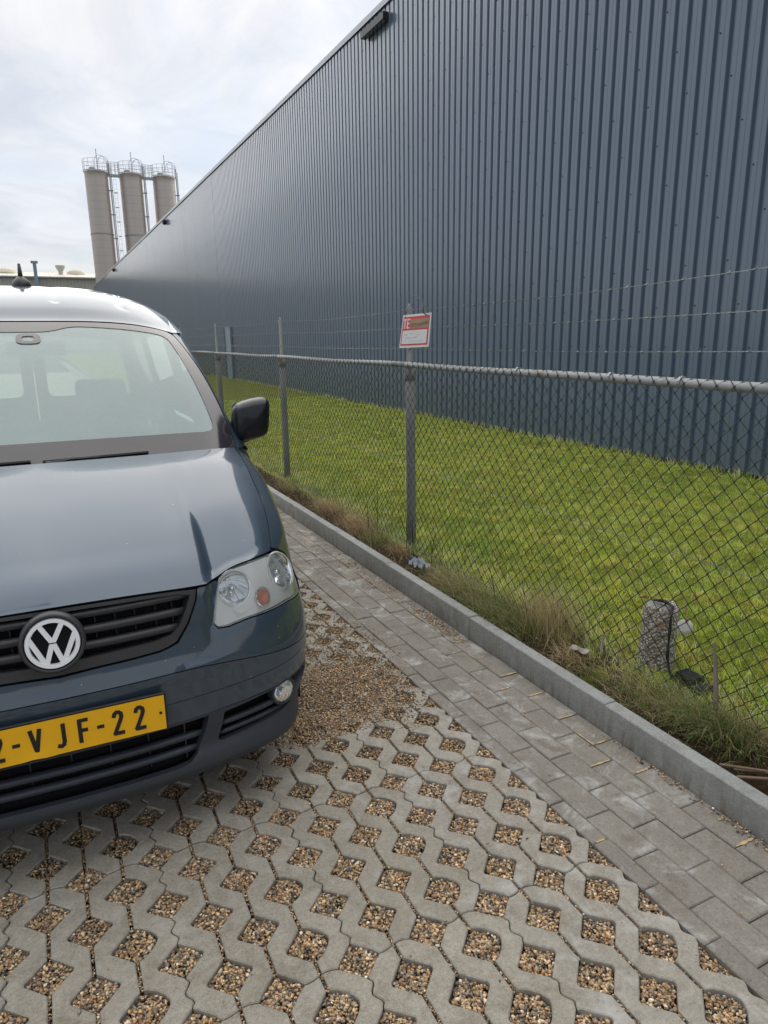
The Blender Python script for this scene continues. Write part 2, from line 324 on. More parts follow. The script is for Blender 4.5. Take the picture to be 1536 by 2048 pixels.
def numesh(name,V,Fi,m,cols=None,parent=None,n=3,**k):
    """V (N,3), Fi (M,n) numpy"""
    me=bpy.data.meshes.new(name); me.vertices.add(len(V)); me.vertices.foreach_set('co',V.astype(np.float32).ravel())
    me.loops.add(Fi.size); me.loops.foreach_set('vertex_index',Fi.astype(np.int32).ravel())
    me.polygons.add(len(Fi)); me.polygons.foreach_set('loop_start',np.arange(0,Fi.size,n,dtype=np.int32)); me.polygons.foreach_set('loop_total',np.full(len(Fi),n,dtype=np.int32))
    if cols is not None:
        a=me.color_attributes.new('tint','FLOAT_COLOR','POINT'); arr=np.ones((len(V),4),dtype=np.float32); arr[:,:3]=cols; a.data.foreach_set('color',arr.ravel())
    me.materials.append(m); me.update(calc_edges=True); me.validate()
    o=bpy.data.objects.new(name,me); COL.objects.link(o)
    if parent: o.parent=parent
    return tagit(o,**k)
def inst(o,loc=None,parent=None,name=None):
    c=o.copy(); COL.objects.link(c)
    if parent is not None: c.parent=parent
    if loc is not None: c.location=loc
    return c
def bevbox(m,x0,x1,y0,y1,z0,z1,b):
    "box with chamfered top edges"
    v=[(x0,y0,z0),(x1,y0,z0),(x1,y1,z0),(x0,y1,z0),(x0,y0,z1-b),(x1,y0,z1-b),(x1,y1,z1-b),(x0,y1,z1-b),(x0+b,y0+b,z1),(x1-b,y0+b,z1),(x1-b,y1-b,z1),(x0+b,y1-b,z1)]
    f=[(0,3,2,1),(8,9,10,11)]
    for a,c in ((0,4),(4,8)):
        for k in range(4): f.append((a+k,a+(k+1)%4,c+(k+1)%4,c+k))
    return m.add(v,f)
def pip(P,poly):
    x,y=P[:,0],P[:,1]; ins=np.zeros(len(P),bool); n=len(poly)
    for i in range(n):
        x1,y1=poly[i]; x2,y2=poly[(i+1)%n]
        if y1==y2: continue
        c=((y1>y)!=(y2>y))&(x<(x2-x1)*(y-y1)/(y2-y1)+x1); ins^=c
    return ins
def resample(poly,step,sc):
    out=[]; n=len(poly)
    for i in range(n):
        a=np.array(poly[i],float); b=np.array(poly[(i+1)%n],float); k=max(1,int(math.ceil(np.hypot(*((b-a)*sc))/step)))
        for j in range(k): out.append(tuple(a+(b-a)*j/k))
    return out
def rounded(poly,r,sc=(1,1),n=4):
    "round polygon corners with quadratic arcs of reach r (metres)"
    sc=np.array(sc,float); P=[np.array(p,float)*sc for p in poly]; out=[]; N=len(P)
    for i in range(N):
        a,b,c=P[i-1],P[i],P[(i+1)%N]; la=np.linalg.norm(a-b); lc=np.linalg.norm(c-b); ra=min(r,la*.45); rc=min(r,lc*.45)
        p=b+(a-b)/la*ra; q=b+(c-b)/lc*rc
        for k in range(n+1):
            t=k/n; out.append(tuple(((1-t)**2*p+2*t*(1-t)*b+t*t*q)/sc))
    return out
def segdist(P,A,B):
    d=B-A; t=np.clip(((P-A)@d)/max(1e-12,d@d),0,1); return np.linalg.norm(P-(A+t[:,None]*d),axis=1)
def panel(name,outline,f,m,parent,step=.03,holes=(),sc=(1,1),thick=.008,off=0.,mirror=False,smooth=True,rimmat=None,cen=(0,2.2,.75),**kw):
    """sheet cut along a 2-D outline in the parameters of surface f, with a folded-in edge"""
    sc=np.array(sc,float)
    loops=[resample(outline,step,sc)]+[resample(h,step*.7,sc) for h in holes]
    pts=[];edges=[]
    for l in loops:
        n0=len(pts); pts+= [tuple(np.array(p)*sc) for p in l]; edges+=[(n0+i,n0+(i+1)%len(l)) for i in range(len(l))]
    nb=len(pts); B=np.array(pts)
    lo=B.min(0); hi=B.max(0); g=np.array([(x,y) for x in np.arange(lo[0]+step/2,hi[0],step) for y in np.arange(lo[1]+step/2,hi[1],step)]).reshape(-1,2)
    lp=[np.array(l)*sc for l in loops]
    if len(g):
        k=pip(g,lp[0])
        for h in lp[1:]: k&=~pip(g,h)
        g=g[k]
        if len(g):
            dm=np.full(len(g),9.)
            for l in lp:
                for i in range(len(l)): dm=np.minimum(dm,segdist(g,l[i],l[(i+1)%len(l)]))
            g=g[dm>step*.45]
    allp=[Vector(p) for p in pts]+[Vector((float(a),float(b))) for a,b in g]
    r=delaunay_2d_cdt(allp,edges,[],0,1e-7); vs=np.array([tuple(v) for v in r[0]]); tri=[t for t in r[2] if len(t)==3]
    T=np.array(tri); c=vs[T].mean(1); k=pip(c,lp[0])
    for h in lp[1:]: k&=~pip(c,h)
    T=T[k]
    P=[];Nn=[];e=1e-3
    C=np.array(cen,float)
    for q in vs:
        x,y=q/sc; p=np.array(f(x,y)); dx=np.array(f(x+e/sc[0],y))-np.array(f(x-e/sc[0],y)); dy=np.array(f(x,y+e/sc[1]))-np.array(f(x,y-e/sc[1]))
        n=np.cross(dx,dy); l=np.linalg.norm(n); n=n/l if l>1e-12 else np.array([0,0,1.]); P.append(p);Nn.append(n)
    P=np.array(P);Nn=np.array(Nn)
    fl=np.sum(Nn*(P-C),axis=1)<0; flip=fl.mean()>.5
    if flip: Nn=-Nn
    P=P+Nn*off
    if mirror: P[:,0]*=-1; Nn[:,0]*=-1
    F=[]
    for a,b,c3 in T:
        fn=np.cross(P[b]-P[a],P[c3]-P[a])
        F.append((a,b,c3) if fn@(Nn[a]+Nn[b]+Nn[c3])>0 else (a,c3,b))
    V=[tuple(p) for p in P]; NV=[tuple(n) for n in Nn]
    # rim
    ec={}
    for t3 in F:
        for i in range(3):
            a,b=t3[i],t3[(i+1)%3]; ec[(a,b)]=1
    be=[(a,b) for (a,b) in ec if (b,a) not in ec]
    nf=len(F); 
    if thick:
        for a,b in be:
            t=P[b]-P[a]; l=np.linalg.norm(t)
            if l<1e-9: continue
            o=np.cross(t/l,Nn[a]); o/=max(1e-9,np.linalg.norm(o)); n0=len(V)
            V+=[tuple(P[a]),tuple(P[b]),tuple(P[b]-Nn[b]*thick),tuple(P[a]-Nn[a]*thick)]; NV+=[tuple(o)]*4
            F.append((n0+1,n0,n0+3,n0+2))
    me=bpy.data.meshes.new(name); me.from_pydata(V,[],F); me.materials.append(m)
    if rimmat: me.materials.append(rimmat); 
    for i,pl in enumerate(me.polygons):
        pl.use_smooth=smooth
        if rimmat and i>=nf: pl.material_index=1
    me.update()
    if smooth: me.normals_split_custom_set_from_vertices(NV)
    ob=bpy.data.objects.new(name,me); COL.objects.link(ob)
    if parent: ob.parent=parent
    return tagit(ob,**kw)
# ---- van surfaces: u across (0 = centre line), v rearward from the nose, z up
def crom(P, n=24):
    P=[np.array(p,float) for p in P]; Q=[2*P[0]-P[1]]+P+[2*P[-1]-P[-2]]; out=[]
    for i in range(1,len(Q)-2):
        a,b,c,d=Q[i-1:i+3]
        # centripetal-ish tangents to avoid overshoot
        l0=max(np.linalg.norm(b-a),1e-6); l1=max(np.linalg.norm(c-b),1e-6); l2=max(np.linalg.norm(d-c),1e-6)
        m1=((c-b)/l1*l0+(b-a)/l0*l1)/(l0+l1)*l1; m2=((d-c)/l2*l1+(c-b)/l1*l2)/(l1+l2)*l1
        for k in range(n):
            t=k/n; t2=t*t; t3=t2*t
            out.append((2*t3-3*t2+1)*b+(t3-2*t2+t)*m1+(-2*t3+3*t2)*c+(t3-t2)*m2)
    out.append(Q[-2]); return np.array(out)
class Curve:                      # arc-length curve
    def __init__(s,P):
        s.p=crom(P); d=np.r_[0,np.cumsum(np.linalg.norm(np.diff(s.p,axis=0),axis=1))]; s.d=d; s.L=d[-1]
    def __call__(s,x):
        return np.array([np.interp(x,s.d,s.p[:,i]) for i in range(s.p.shape[1])])
class Prof:                       # y(x), smooth
    def __init__(s,P): s.p=crom(P)
    def __call__(s,x): return float(np.interp(x,s.p[:,0],s.p[:,1]))
def sst(x): x=min(1,max(0,x)); return x*x*(3-2*x)
PLAN=Curve([(0,-.02),(.2,-.013),(.4,.012),(.55,.048),(.66,.092),(.74,.15),(.80,.225),(.845,.335),(.872,.46),(.89,.65),(.897,.85),(.9,1.1)])
DC=Prof([(.15,.05),(.19,.022),(.215,.004),(.25,.004),(.28,.014),(.36,.012),(.47,.006),(.56,.0),(.575,-.003),(.59,.004),(.66,.02),(.75,.032),(.84,.05),(.92,.09)])
DO=Prof([(.15,.05),(.19,.022),(.215,.004),(.25,.004),(.28,.012),(.36,.008),(.44,.002),(.5,.0),(.575,.005),(.62,.014),(.70,.036),(.80,.08),(.88,.135),(.95,.2)])
def fascia(s,z):
    a=abs(s); q=PLAN(a); e=PLAN(a+.004)-PLAN(max(a-.004,0)); 
    if a<.004: e=np.array([1.,0.])
    e/=np.linalg.norm(e); n=np.array([e[1],-e[0]])   # outward
    w=sst((a-.35)/.4)
    zc=z+ .07*sst((a-.3)/.6)*sst((z-.44)/.08)*(1-sst((z-.5)/.16))   # crease drops towards the side
    d=DC(zc)*(1-w)+DO(z)*w
    # body line beside the grille: outboard of it the skin steps back
    k=sst((z-.585)/.2); u0=.40+.06*(z-.6)/.25
    d+=.020*k*sst((a-u0)/.035)*(1-sst((a-u0-.10)/.14))
    d+=.05*sst((a-.72)/.25)*sst((.36-z)/.14)
    p=q-n*d
    return np.array([p[0]*(1 if s>=0 else -1),p[1],z])
HF=[(0,.829),(.2,.826),(.40,.815),(.452,.811),(.488,.812),(.515,.819),(.57,.829),(.67,.835),(.79,.833),(.87,.828)]   # hood front edge (s,z) on the fascia
hfz=Prof(HF)
HF_END=.845
def hfront(p): s=p*HF_END; return fascia(s,hfz(s))
REAR=Curve([(0,.80,1.118),(.25,.815,1.116),(.5,.85,1.112),(.66,.89,1.108),(.765,.945,1.098)])
CEN=Curve([tuple(fascia(0,.829)),(0,.07,.872),(0,.18,.925),(0,.38,1.005),(0,.6,1.070),(0,.80,1.118)])
def _seam():
    a=hfront(1.0); return Curve([tuple(a),(.722,a[1]+.07,a[2]+.045),(.740,.44,.935),(.753,.62,1.005),(.762,.80,1.066),(.765,.945,1.098)])
SEAM=_seam()
def hood(p,t):
    s=1 if p>=0 else -1; p=abs(p)
    F=hfront(p); B=REAR(p*REAR.L); C=CEN(t*CEN.L); S=SEAM(t*SEAM.L)
    F0=hfront(0.); F1=hfront(1.); B0=REAR(0); B1=REAR(REAR.L)
    P=(1-t)*F+t*B+(1-p)*C+p*S-((1-p)*((1-t)*F0+t*B0)+p*((1-t)*F1+t*B1))
    P=P+np.array([0,0,1])*(.018*(1-(2*p-1)**2)*np.sin(np.pi*min(1,t*1.0)))
    ul=.445+.03*t
    A=.028*(1-sst(t/.42)); 
    P[2]-=A*sst((P[0]-ul+.012)/.035)*(1-sst((P[0]-ul-.12)/.12))*sst(t/.06)
    P[2]+=.005*np.exp(-((P[0]-ul)/.03)**2)*sst(t/.3)*(1-sst((t-.8)/.2))
    P[0]*=s; return P
def _rows():
    r=[[SEAM(SEAM.L*k) for k in (0,.2,.4,.6,.8,1)]]
    r.append([fascia(.925,.805),(.798,.42,.852),(.812,.53,.905),(.818,.68,.968),(.818,.85,1.028),(.812,1.04,1.075)])
    r.append([fascia(1.0,.755),(.838,.50,.790),(.852,.61,.842),(.862,.74,.90),(.862,.90,.96),(.858,1.08,1.01)])
    r.append([fascia(1.01,.63),(.872,.58,.64),(.884,.69,.67),(.892,.82,.70),(.897,.96,.74),(.899,1.1,.78)])
    r.append([fascia(1.01,.42),(.880,.60,.42),(.890,.71,.44),(.896,.84,.46),(.898,.97,.48),(.9,1.1,.50)])
    return [Curve([tuple(x) for x in q]) for q in r]
FROWS=_rows()
def fender(t,w):       # t 0..1 front->rear, w 0..4 seam->side
    s=1 if t>=0 else -1; t=abs(t)
    P=[c(c.L*t) for c in FROWS]; i=min(3,int(w)); f=w-i
    a=P[i-1] if i>0 else 2*P[0]-P[1]+np.array([-.05,0,.02]); b=P[i]; c=P[i+1]; d=P[i+2] if i<3 else 2*P[4]-P[3]
    f2=f*f; f3=f2*f
    return .5*((2*b)+(-a+c)*f+(2*a-5*b+4*c-d)*f2+(-a+3*b-3*c+d)*f3)
UE=Prof([(1.0,.64),(1.6,.65),(2.0,.70),(2.5,.72),(3.2,.725),(4.4,.71)])
ZC=Prof([(1.5,1.630),(1.56,1.640),(1.7,1.710),(1.95,1.787),(2.3,1.836),(2.7,1.850),(3.4,1.850),(4.35,1.81)])
ZE=Prof([(1.5,1.575),(1.6,1.583),(1.8,1.63),(2.1,1.675),(2.5,1.70),(3.4,1.705),(4.35,1.68)])
def roof(p,v):          # p -1..1, v front at header
    a=abs(p); vf=1.555+.045*a*a; vv=vf+(v-1.555)*(4.33-vf)/(4.33-1.555)
    u=UE(vv)*p; z=ZE(vv)+(ZC(vv)-ZE(vv))*(1-a**3.3)
    for uc in (-.45,-.145,.145,.45):       # pressed swages
        z-=.007*np.exp(-(((u-uc)/.016)**4))*sst((vv-1.73)/.05)
    return np.array([u,vv,z])
WB=Curve([(0,.845,1.100),(.3,.862,1.098),(.55,.90,1.094),(.70,.945,1.09),(.785,.995,1.088)])
def wscreen(p,t):
    s=1 if p>=0 else -1; a=abs(p)
    B=WB(a*WB.L); vf=1.555+.045*a*a; T=np.array([UE(vf)*a,vf-.004,ZE(vf)+(ZC(vf)-ZE(vf))*(1-a**3.3)-.004])
    P=B*(1-t)+T*t; P=P+np.array([.02*a**2,-.020,.028])*(4*t*(1-t))
    P[0]*=s; return P
US=Prof([(.2,.87),(.3,.88),(.5,.895),(.8,.899),(.95,.89),(1.05,.858),(1.15,.815),(1.25,.78),(1.46,.73),(1.585,.705),(1.68,.69),(1.75,.68)])
def vpil(z): return float(np.interp(z,[1.07,1.2,1.31,1.41,1.5,1.585,1.8],[.99,1.11,1.225,1.345,1.475,1.60,1.9]))
def side(v,z):
    u=US(z); 
    if v>3.9: u-=.03*((v-3.9)/.45)**2
    return np.array([u,v,z])
# ================= SETTING =================
X_FIELD=1.375; TY0=.72; TW,TL=.41,.615
# far ground, one sheet to the horizon
g=MB(); g.add([(-1500,-1500,-.14),(1500,-1500,-.14),(1500,1800,-.14),(-1500,1800,-.14)],[(0,1,2,3)]).build('ground',MT['asphalt'],kind='structure')
# ---- grass pavers ----
def chain(i,side,outer):
    x=-.1025*i; hx,hy=.0598,.0568; w=.0016 if outer else .0048; pts=[]
    ys=[0,.205,.41,.615] if i%2==0 else [.1025,.3075,.5125]
    def slot(ya,yb):
        if ya>=yb: return []
        if outer:
            n=14; return [(x+side*w+.0075*math.sin(2*math.pi*1.5*k/n)*min(1,k/2,(n-k)/2),ya+(yb-ya)*k/n) for k in range(n+1)]
        return [(x+side*w,ya),(x+side*w,yb)]
    def hole(y):
        if i==1 and side==1:
            return [(x+w+(hx-w)*abs(math.sin(a))**1.38,y-hy*(1 if math.cos(a)>0 else -1)*abs(math.cos(a))**1.38) for a in [math.pi*k/12 for k in range(13)]]
        r=.013; P=[]
        for dy in (-hy,): P.append((x+side*w,y-hy))
        P+= [(x+side*(w+(hx-w)*(1-r/hx*1.2)),y-hy*r/hy*1.2),(x+side*hx*.94,y-.006),(x+side*hx*.965,y),(x+side*hx*.94,y+.006),(x+side*(w+(hx-w)*(1-r/hx*1.2)),y+hy*r/hy*1.2),(x+side*w,y+hy)]
        return P
    last=0.
    for y in ys:
        H=hole(y)
        if y==0: H=[p for p in H if p[1]>=0]
        elif y>=.615: H=[p for p in H if p[1]<=.6151]
        s=slot(last,H[0][1]) if y!=0 else []
        pts+=s+H; last=H[-1][1]
    if i%2: pts+=slot(last,.615)
    out=[pts[0]]
    for p in pts[1:]:
        if math.hypot(p[0]-out[-1][0],p[1]-out[-1][1])>1e-4: out.append(p)
    return out
def inset(P,d):
    n=len(P); out=[]
    for i in range(n):
        a=Vector(P[i-1]);b=Vector(P[i]);c=Vector(P[(i+1)%n]); e1=(b-a).normalized(); e2=(c-b).normalized()
        n1=Vector((-e1.y,e1.x)); n2=Vector((-e2.y,e2.x)); m=(n1+n2)
        if m.length<1e-4: m=n1
        m.normalize(); k=d/max(.5,m.dot(n1)); out.append((b.x+m.x*k,b.y+m.y*k))
    return out
def paver_mesh():
    from mathutils.geometry import tessellate_polygon
    mb=MB()
    wave=lambda x: .0055*math.sin(2*math.pi*x/.1025*1.0+.6)
    for b in range(4):
        R=chain(b,-1,b==0); Lf=chain(b+1,1,b+1==4)
        if b==0: R=[(min(p[0],-.0005) if False else p[0],p[1]) for p in R]
        poly=[]
        (rx,_),(lx,_)=R[0],Lf[0]
        n=6
        bot=[(lx+(rx-lx)*k/n,.0016+wave(lx+(rx-lx)*k/n)) for k in range(n+1)]
        (rx,_),(lx2,_)=R[-1],Lf[-1]
        top=[(rx+(lx2-rx)*k/n,.615-.0016+wave(rx+(lx2-rx)*k/n)) for k in range(n+1)]
        mid=[p for p in R if .008<p[1]<.607]; midl=[p for p in Lf[::-1] if .008<p[1]<.607]
        poly=bot+mid+top+midl
        A=poly; B=inset(poly,.0028)
        tr=tessellate_polygon([[Vector((p[0],p[1],0)) for p in B]]); n=len(A)
        v=[(x,y,-.06) for x,y in A]+[(x,y,-.0028) for x,y in A]+[(x,y,0) for x,y in B]
        f=[(i,(i+1)%n,n+(i+1)%n,n+i) for i in range(n)]+[(n+i,n+(i+1)%n,2*n+(i+1)%n,2*n+i) for i in range(n)]
        for t in tr:
            a,b_,c=[Vector((*B[k],0)) for k in t]
            f.append(tuple(2*n+k for k in (t if (b_-a).cross(c-a).z>0 else (t[0],t[2],t[1]))))
        mb.add(v,f)
    return mb
bay=MB(); bay.add([(-8,-4,-.024),(1.41,-4,-.024),(1.41,9.3,-.024),(-8,9.3,-.024)],[(0,1,2,3)])
bay=bay.build('parking_bay',MT['bed'],kind='structure')
pv=None; pvl=None
for ci in (1,2,3,4,5,6,7,0):
    for ri in range(-1,8):
        x=X_FIELD-TW*ci; y=TY0+TL*ri
        if ci>=5 and ri>3: continue
        if ci==0 and pvl is None:
            pvl=paver_mesh().build('grass_paver',MT['limed'],bay); pvl.location=(x,y,0); continue
        if ci==0: o=inst(pvl,parent=bay)
        elif pv is None: pv=paver_mesh().build('grass_paver',MT['paver'],bay); o=pv
        else: o=inst(pv,parent=bay)
        o.location=(x,y,random.uniform(-.002,.0015)); o.rotation_euler=(random.uniform(-.003,.003),random.uniform(-.003,.003),random.uniform(-.0015,.0015))
fp=MB(); fp.add([(-8,TY0+TL*8+.01,-.004),(1.37,TY0+TL*8+.01,-.004),(1.37,40,-.004),(-8,40,-.004)],[(0,1,2,3)]).build('parking_ground',MT['paver'],kind='structure')
# ---- brick path ----
path=MB(); path.add([(1.412,-4,-.011),(1.875,-4,-.011),(1.875,12.2,-.011),(1.412,12.2,-.011)],[(0,1,2,3)])
path=path.build('brick_path',MT['bed'],kind='structure')
MB().add([(1.37,12.25,-.003),(1.87,12.25,-.003),(1.87,60,-.003),(1.37,60,-.003)],[(0,1,2,3)]).build('path_beyond',MT['brick'],kind='structure')
rows=[(1.7625,1.8655,0),(1.6555,1.7595,.104),(1.5495,1.6525,0),(1.4435,1.5465,.104),(1.381,1.4405,0)]
bp={}
sandj=MB()
for ri,(x0,x1,ph) in enumerate(rows):
    w=x1-x0
    k0=-1
    for k in range(-1,54):
        y=1.384+ph-.2085*4+.2085*k+.001
        key=(round(w,4))
        if key not in bp: bp[key]=bevbox(MB(),-w/2,w/2,0,.2055,-.08,0,.0035).build('brick',MT['brick'],path); o=bp[key]
        else: o=inst(bp[key],parent=path)
        o.location=((x0+x1)/2+random.uniform(-.0008,.0008),y,random.uniform(-.0022,.0018)); o.rotation_euler=(random.uniform(-.006,.006),random.uniform(-.01,.01),random.uniform(-.004,.004))
        if (ri==0 and random.random()<.6 and y<6) or (ri==1 and random.random()<.22 and y<3) or (ri==4 and random.random()<.2 and y<3):
            yy=y-.0015; n=9; a=x0+random.uniform(-.002,.04); b=x1-random.uniform(-.002,.05)
            v=[];
            for j in range(n+1):
                xx=a+(b-a)*j/n; hw=random.uniform(.0012,.0068)*(1 if 0<j<n else .4)
                v+= [(xx,yy-hw,.0022),(xx,yy+hw,.0022)]
            sandj.add(v,[(2*j,2*j+2,2*j+3,2*j+1) for j in range(n)])
            if random.random()<.12:
                l=random.uniform(.03,.1); xx=x0-.0015; v=[]
                for j in range(5): hw=random.uniform(.0008,.004); v+=[(xx-hw,yy+l*j/4,.002),(xx+hw,yy+l*j/4,.002)]
                sandj.add(v,[(2*j,2*j+1,2*j+3,2*j+2) for j in range(4)])
sandj.build('joint_sand',MT['jsand'],path,kind='stuff')
# ---- kerb ----
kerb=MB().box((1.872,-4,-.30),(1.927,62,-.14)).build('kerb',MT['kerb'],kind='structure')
ks=None
for k in range(-4,40):
    y=1.867+k*.994
    if ks is None:
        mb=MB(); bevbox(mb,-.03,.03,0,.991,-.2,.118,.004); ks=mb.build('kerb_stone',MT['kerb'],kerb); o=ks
    else: o=inst(ks,parent=kerb)
    o.location=(1.899+random.uniform(-.0012,.0012),y,random.uniform(-.002,.002)+.004*math.sin(k))
# ---- gravel ----
ICO_V=[];p_=(1+5**.5)/2
for a,b in ((-1,p_),(1,p_),(-1,-p_),(1,-p_)): ICO_V.append((a,b,0))
for a,b in ((-1,p_),(1,p_),(-1,-p_),(1,-p_)): ICO_V.append((0,a,b))
for a,b in ((p_,-1),(p_,1),(-p_,-1),(-p_,1)): ICO_V.append((a,0,b))
ICO_V=np.array(ICO_V)/math.hypot(1,p_)
ICO_F=np.array([(0,11,5),(0,5,1),(0,1,7),(0,7,10),(0,10,11),(1,5,9),(5,11,4),(11,10,2),(10,7,6),(7,1,8),(3,9,4),(3,4,2),(3,2,6),(3,6,8),(3,8,9),(4,9,5),(2,4,11),(6,2,10),(8,6,7),(9,8,1)])
OCT_V=np.array([(1,0,0),(-1,0,0),(0,1,0),(0,-1,0),(0,0,1),(0,0,-1)],float); OCT_F=np.array([(0,2,4),(2,1,4),(1,3,4),(3,0,4),(2,0,5),(1,2,5),(3,1,5),(0,3,5)])
PAL=np.array([(.42,.30,.17),(.50,.37,.22),(.33,.22,.12),(.26,.19,.12),(.50,.44,.34),(.62,.56,.46),(.10,.095,.09),(.06,.058,.06),(.17,.16,.15),(.30,.28,.25),(.38,.20,.10),(.48,.30,.22),(.22,.17,.10),(.40,.33,.22)])
PW=np.array([1.5,1.3,1.5,1.4,1,.5,1.1,.9,1.3,1,.5,.4,1.3,1.3]); PW/=PW.sum()
def stones(name,P,size,m,parent=None,ico=True,flat=.6,**k):
    n=len(P); bv,bf=(ICO_V,ICO_F) if ico else (OCT_V,OCT_F); nv=len(bv)
    V=np.repeat(bv[None],n,0)*(1+RNG.uniform(-.28,.28,(n,nv,1)))
    sc=np.stack([RNG.uniform(.8,1.5,n),RNG.uniform(.7,1.1,n),RNG.uniform(.45,.9,n)],1)*size[:,None]; V=V*sc[:,None,:]
    tx=RNG.normal(0,flat,n); ta=RNG.uniform(0,2*np.pi,n)
    c,s=np.cos(tx)[:,None],np.sin(tx)[:,None]; y,z=V[:,:,1].copy(),V[:,:,2].copy(); V[:,:,1]=c*y-s*z; V[:,:,2]=s*y+c*z
    c,s=np.cos(ta)[:,None],np.sin(ta)[:,None]; x,y=V[:,:,0].copy(),V[:,:,1].copy(); V[:,:,0]=c*x-s*y; V[:,:,1]=s*x+c*y
    V+=P[:,None,:]
    C=PAL[RNG.choice(len(PAL),n,p=PW)]*np.array([1.12,1.03,.92])*RNG.uniform(.55,1.5,(n,1)); C=np.repeat(C[:,None],nv,1)
    Fi=(bf[None]+ (np.arange(n)*nv)[:,None,None]).reshape(-1,3)
    return numesh(name,V.reshape(-1,3),Fi,m,C.reshape(-1,3),parent,**k)
def in_hole(x,y):
    i=np.round(-(x-X_FIELD)/.1025); dx=np.abs(x-(X_FIELD-i*.1025)); yy=y-TY0-np.where(i%2==0,0,.1025); dy=np.abs(yy-np.round(yy/.205)*.205)
    d=dx/.0585+dy/.0555
    r=(i%4==1)&(x-(X_FIELD-i*.1025)>0)&((dx/.057)**1.45+(dy/.055)**1.45<1)
    return (d<1)|r, (dx<.0035)&(i%4!=0), d
def visible(x,y,mg=.28):
    v=(y>1.553+(x+.268)*(.754-1.553)/(1.331+.268)-mg)&(x>-.30-mg)&(x<1.378)
    return v&((y<2.75)|(x>.70))
for nm,ya,yb,dens,sz,ico in (('gravel',.3,2.0,31000,1.,True),('gravel',2.0,3.3,25000,1.05,False),('gravel',3.3,5.6,13000,1.35,False)):
    n=int(2.2*(yb-ya)*dens*2.0); x=RNG.uniform(-.8,1.395,n); y=RNG.uniform(ya,yb,n)
    h,s,d=in_hole(x,y); keep=visible(x,y)&(h|s); x,y,h,d=x[keep],y[keep],h[keep],d[keep]
    size=np.where(h,RNG.uniform(.0023,.0056,len(x)),RNG.uniform(.0018,.0034,len(x)))*sz
    z=np.where(h,RNG.uniform(-.020,-.0085,len(x))+.003*np.sin(x*31)*np.cos(y*27),RNG.uniform(-.013,-.005,len(x)))
    stones(nm,np.stack([x,y,z],1),size,MT['stone'],bay,ico,kind='stuff')
# spilled gravel lying over the pavers
def blob(cx,cy,sx,sy,n,ang=0,z0=.001,zh=.010):
    a=RNG.normal(0,1,n); b=RNG.normal(0,1,n); r=np.sqrt(a*a+b*b); k=np.where(r>1.5,1.5/r*RNG.uniform(.8,1.25,n),1); a*=k;b*=k
    c,s=math.cos(ang),math.sin(ang); x=cx+(a*c*sx-b*s*sy); y=cy+(a*s*sx+b*c*sy)
    z=z0+RNG.uniform(0,1,n)*zh*np.exp(-(a*a+b*b)*.5); return np.stack([x,y,z],1)
Q=[blob(.99,2.62,.19,.17,9500,.1),blob(.80,2.42,.10,.07,1400),blob(1.20,2.62,.10,.22,1900),blob(1.08,3.05,.22,.30,2600,zh=.004),blob(1.28,3.3,.08,.4,500,zh=.002),
   blob(1.81,3.08,.028,.17,420,zh=.012),blob(1.80,3.9,.035,.45,420,zh=.003),blob(1.845,1.2,.012,.35,260,zh=.006),blob(1.75,4.6,.07,.6,300,zh=.002)]
sx=RNG.uniform(-.5,1.86,1500); sy=RNG.uniform(.6,5.2,1500); Q.append(np.stack([sx,sy,np.full(1500,.0015)],1)); SP=np.concatenate(Q)
hh,_,_=in_hole(SP[:,0],SP[:,1]); SP[:,2]-=np.where(hh&(SP[:,0]<1.375),.004,0)
stones('spilled_gravel',SP,np.r_[RNG.uniform(.0022,.0055,len(SP)-1500)*1.05,.0009+RNG.uniform(0,1,1500)**5*.0045],MT['stone'],None,False,kind='stuff',label='tan and dark gravel spilled over the pavers beside the van',category='gravel') if False else tagit(stones('spilled_gravel',SP,np.r_[RNG.uniform(.0022,.0055,len(SP)-1500)*1.05,.0009+RNG.uniform(0,1,1500)**5*.0045],MT['stone'],None,False),label='tan and dark gravel spilled over the pavers beside the van',cat='gravel',kind='stuff')
# ---- lawn and verge ----
def sheet(name,x0,x1,y0,y1,nx,ny,zf,m,**k):
    xs=np.linspace(x0,x1,nx); ys=y0+(y1-y0)*np.linspace(0,1,ny)**1.6; X,Y=np.meshgrid(xs,ys); Z=zf(X,Y); V=np.stack([X,Y,Z],2).reshape(-1,3)
    i=np.arange(nx-1)[None]+np.arange(ny-1)[:,None]*nx; F=np.stack([i,i+1,i+nx+1,i+nx],2).reshape(-1,4)
    o=numesh(name,V,F,m,n=4,**k); o.data.polygons.foreach_set('use_smooth',[True]*len(o.data.polygons)); return o
def lawnz(X,Y):
    z=.092+.010*np.sin(X*5.1+Y*1.7)*np.cos(Y*3.3-X*2)+.007*np.sin(X*13+Y*9)*np.cos(Y*11-X*7)+.018*np.exp(-((X-2.9)/.5)**2)
    z=z-.05*np.clip((2.32-X)/.3,0,1)+.012*np.sin(Y*6.3)*np.clip((2.5-X)/.4,0,1)
    z=z-.10*np.exp(-((X-2.03)/.14)**2-((Y-1.25)/.22)**2)-.045*np.exp(-((X-2.05)/.12)**2-((Y-2.15)/.12)**2)
    return z
sheet('lawn',1.929,6.50,-4,92,90,360,lawnz,MT['lawn'],kind='structure')
MT['soil']
sheet('verge_soil',1.9275,2.30,-4,14,14,200,lambda X,Y: lawnz(X,Y)+.006+.006*np.sin(X*60+Y*21)*np.sin(Y*47)-.012*np.clip((X-2.2)/.1,0,1)**2,MT['soil'],kind='structure')
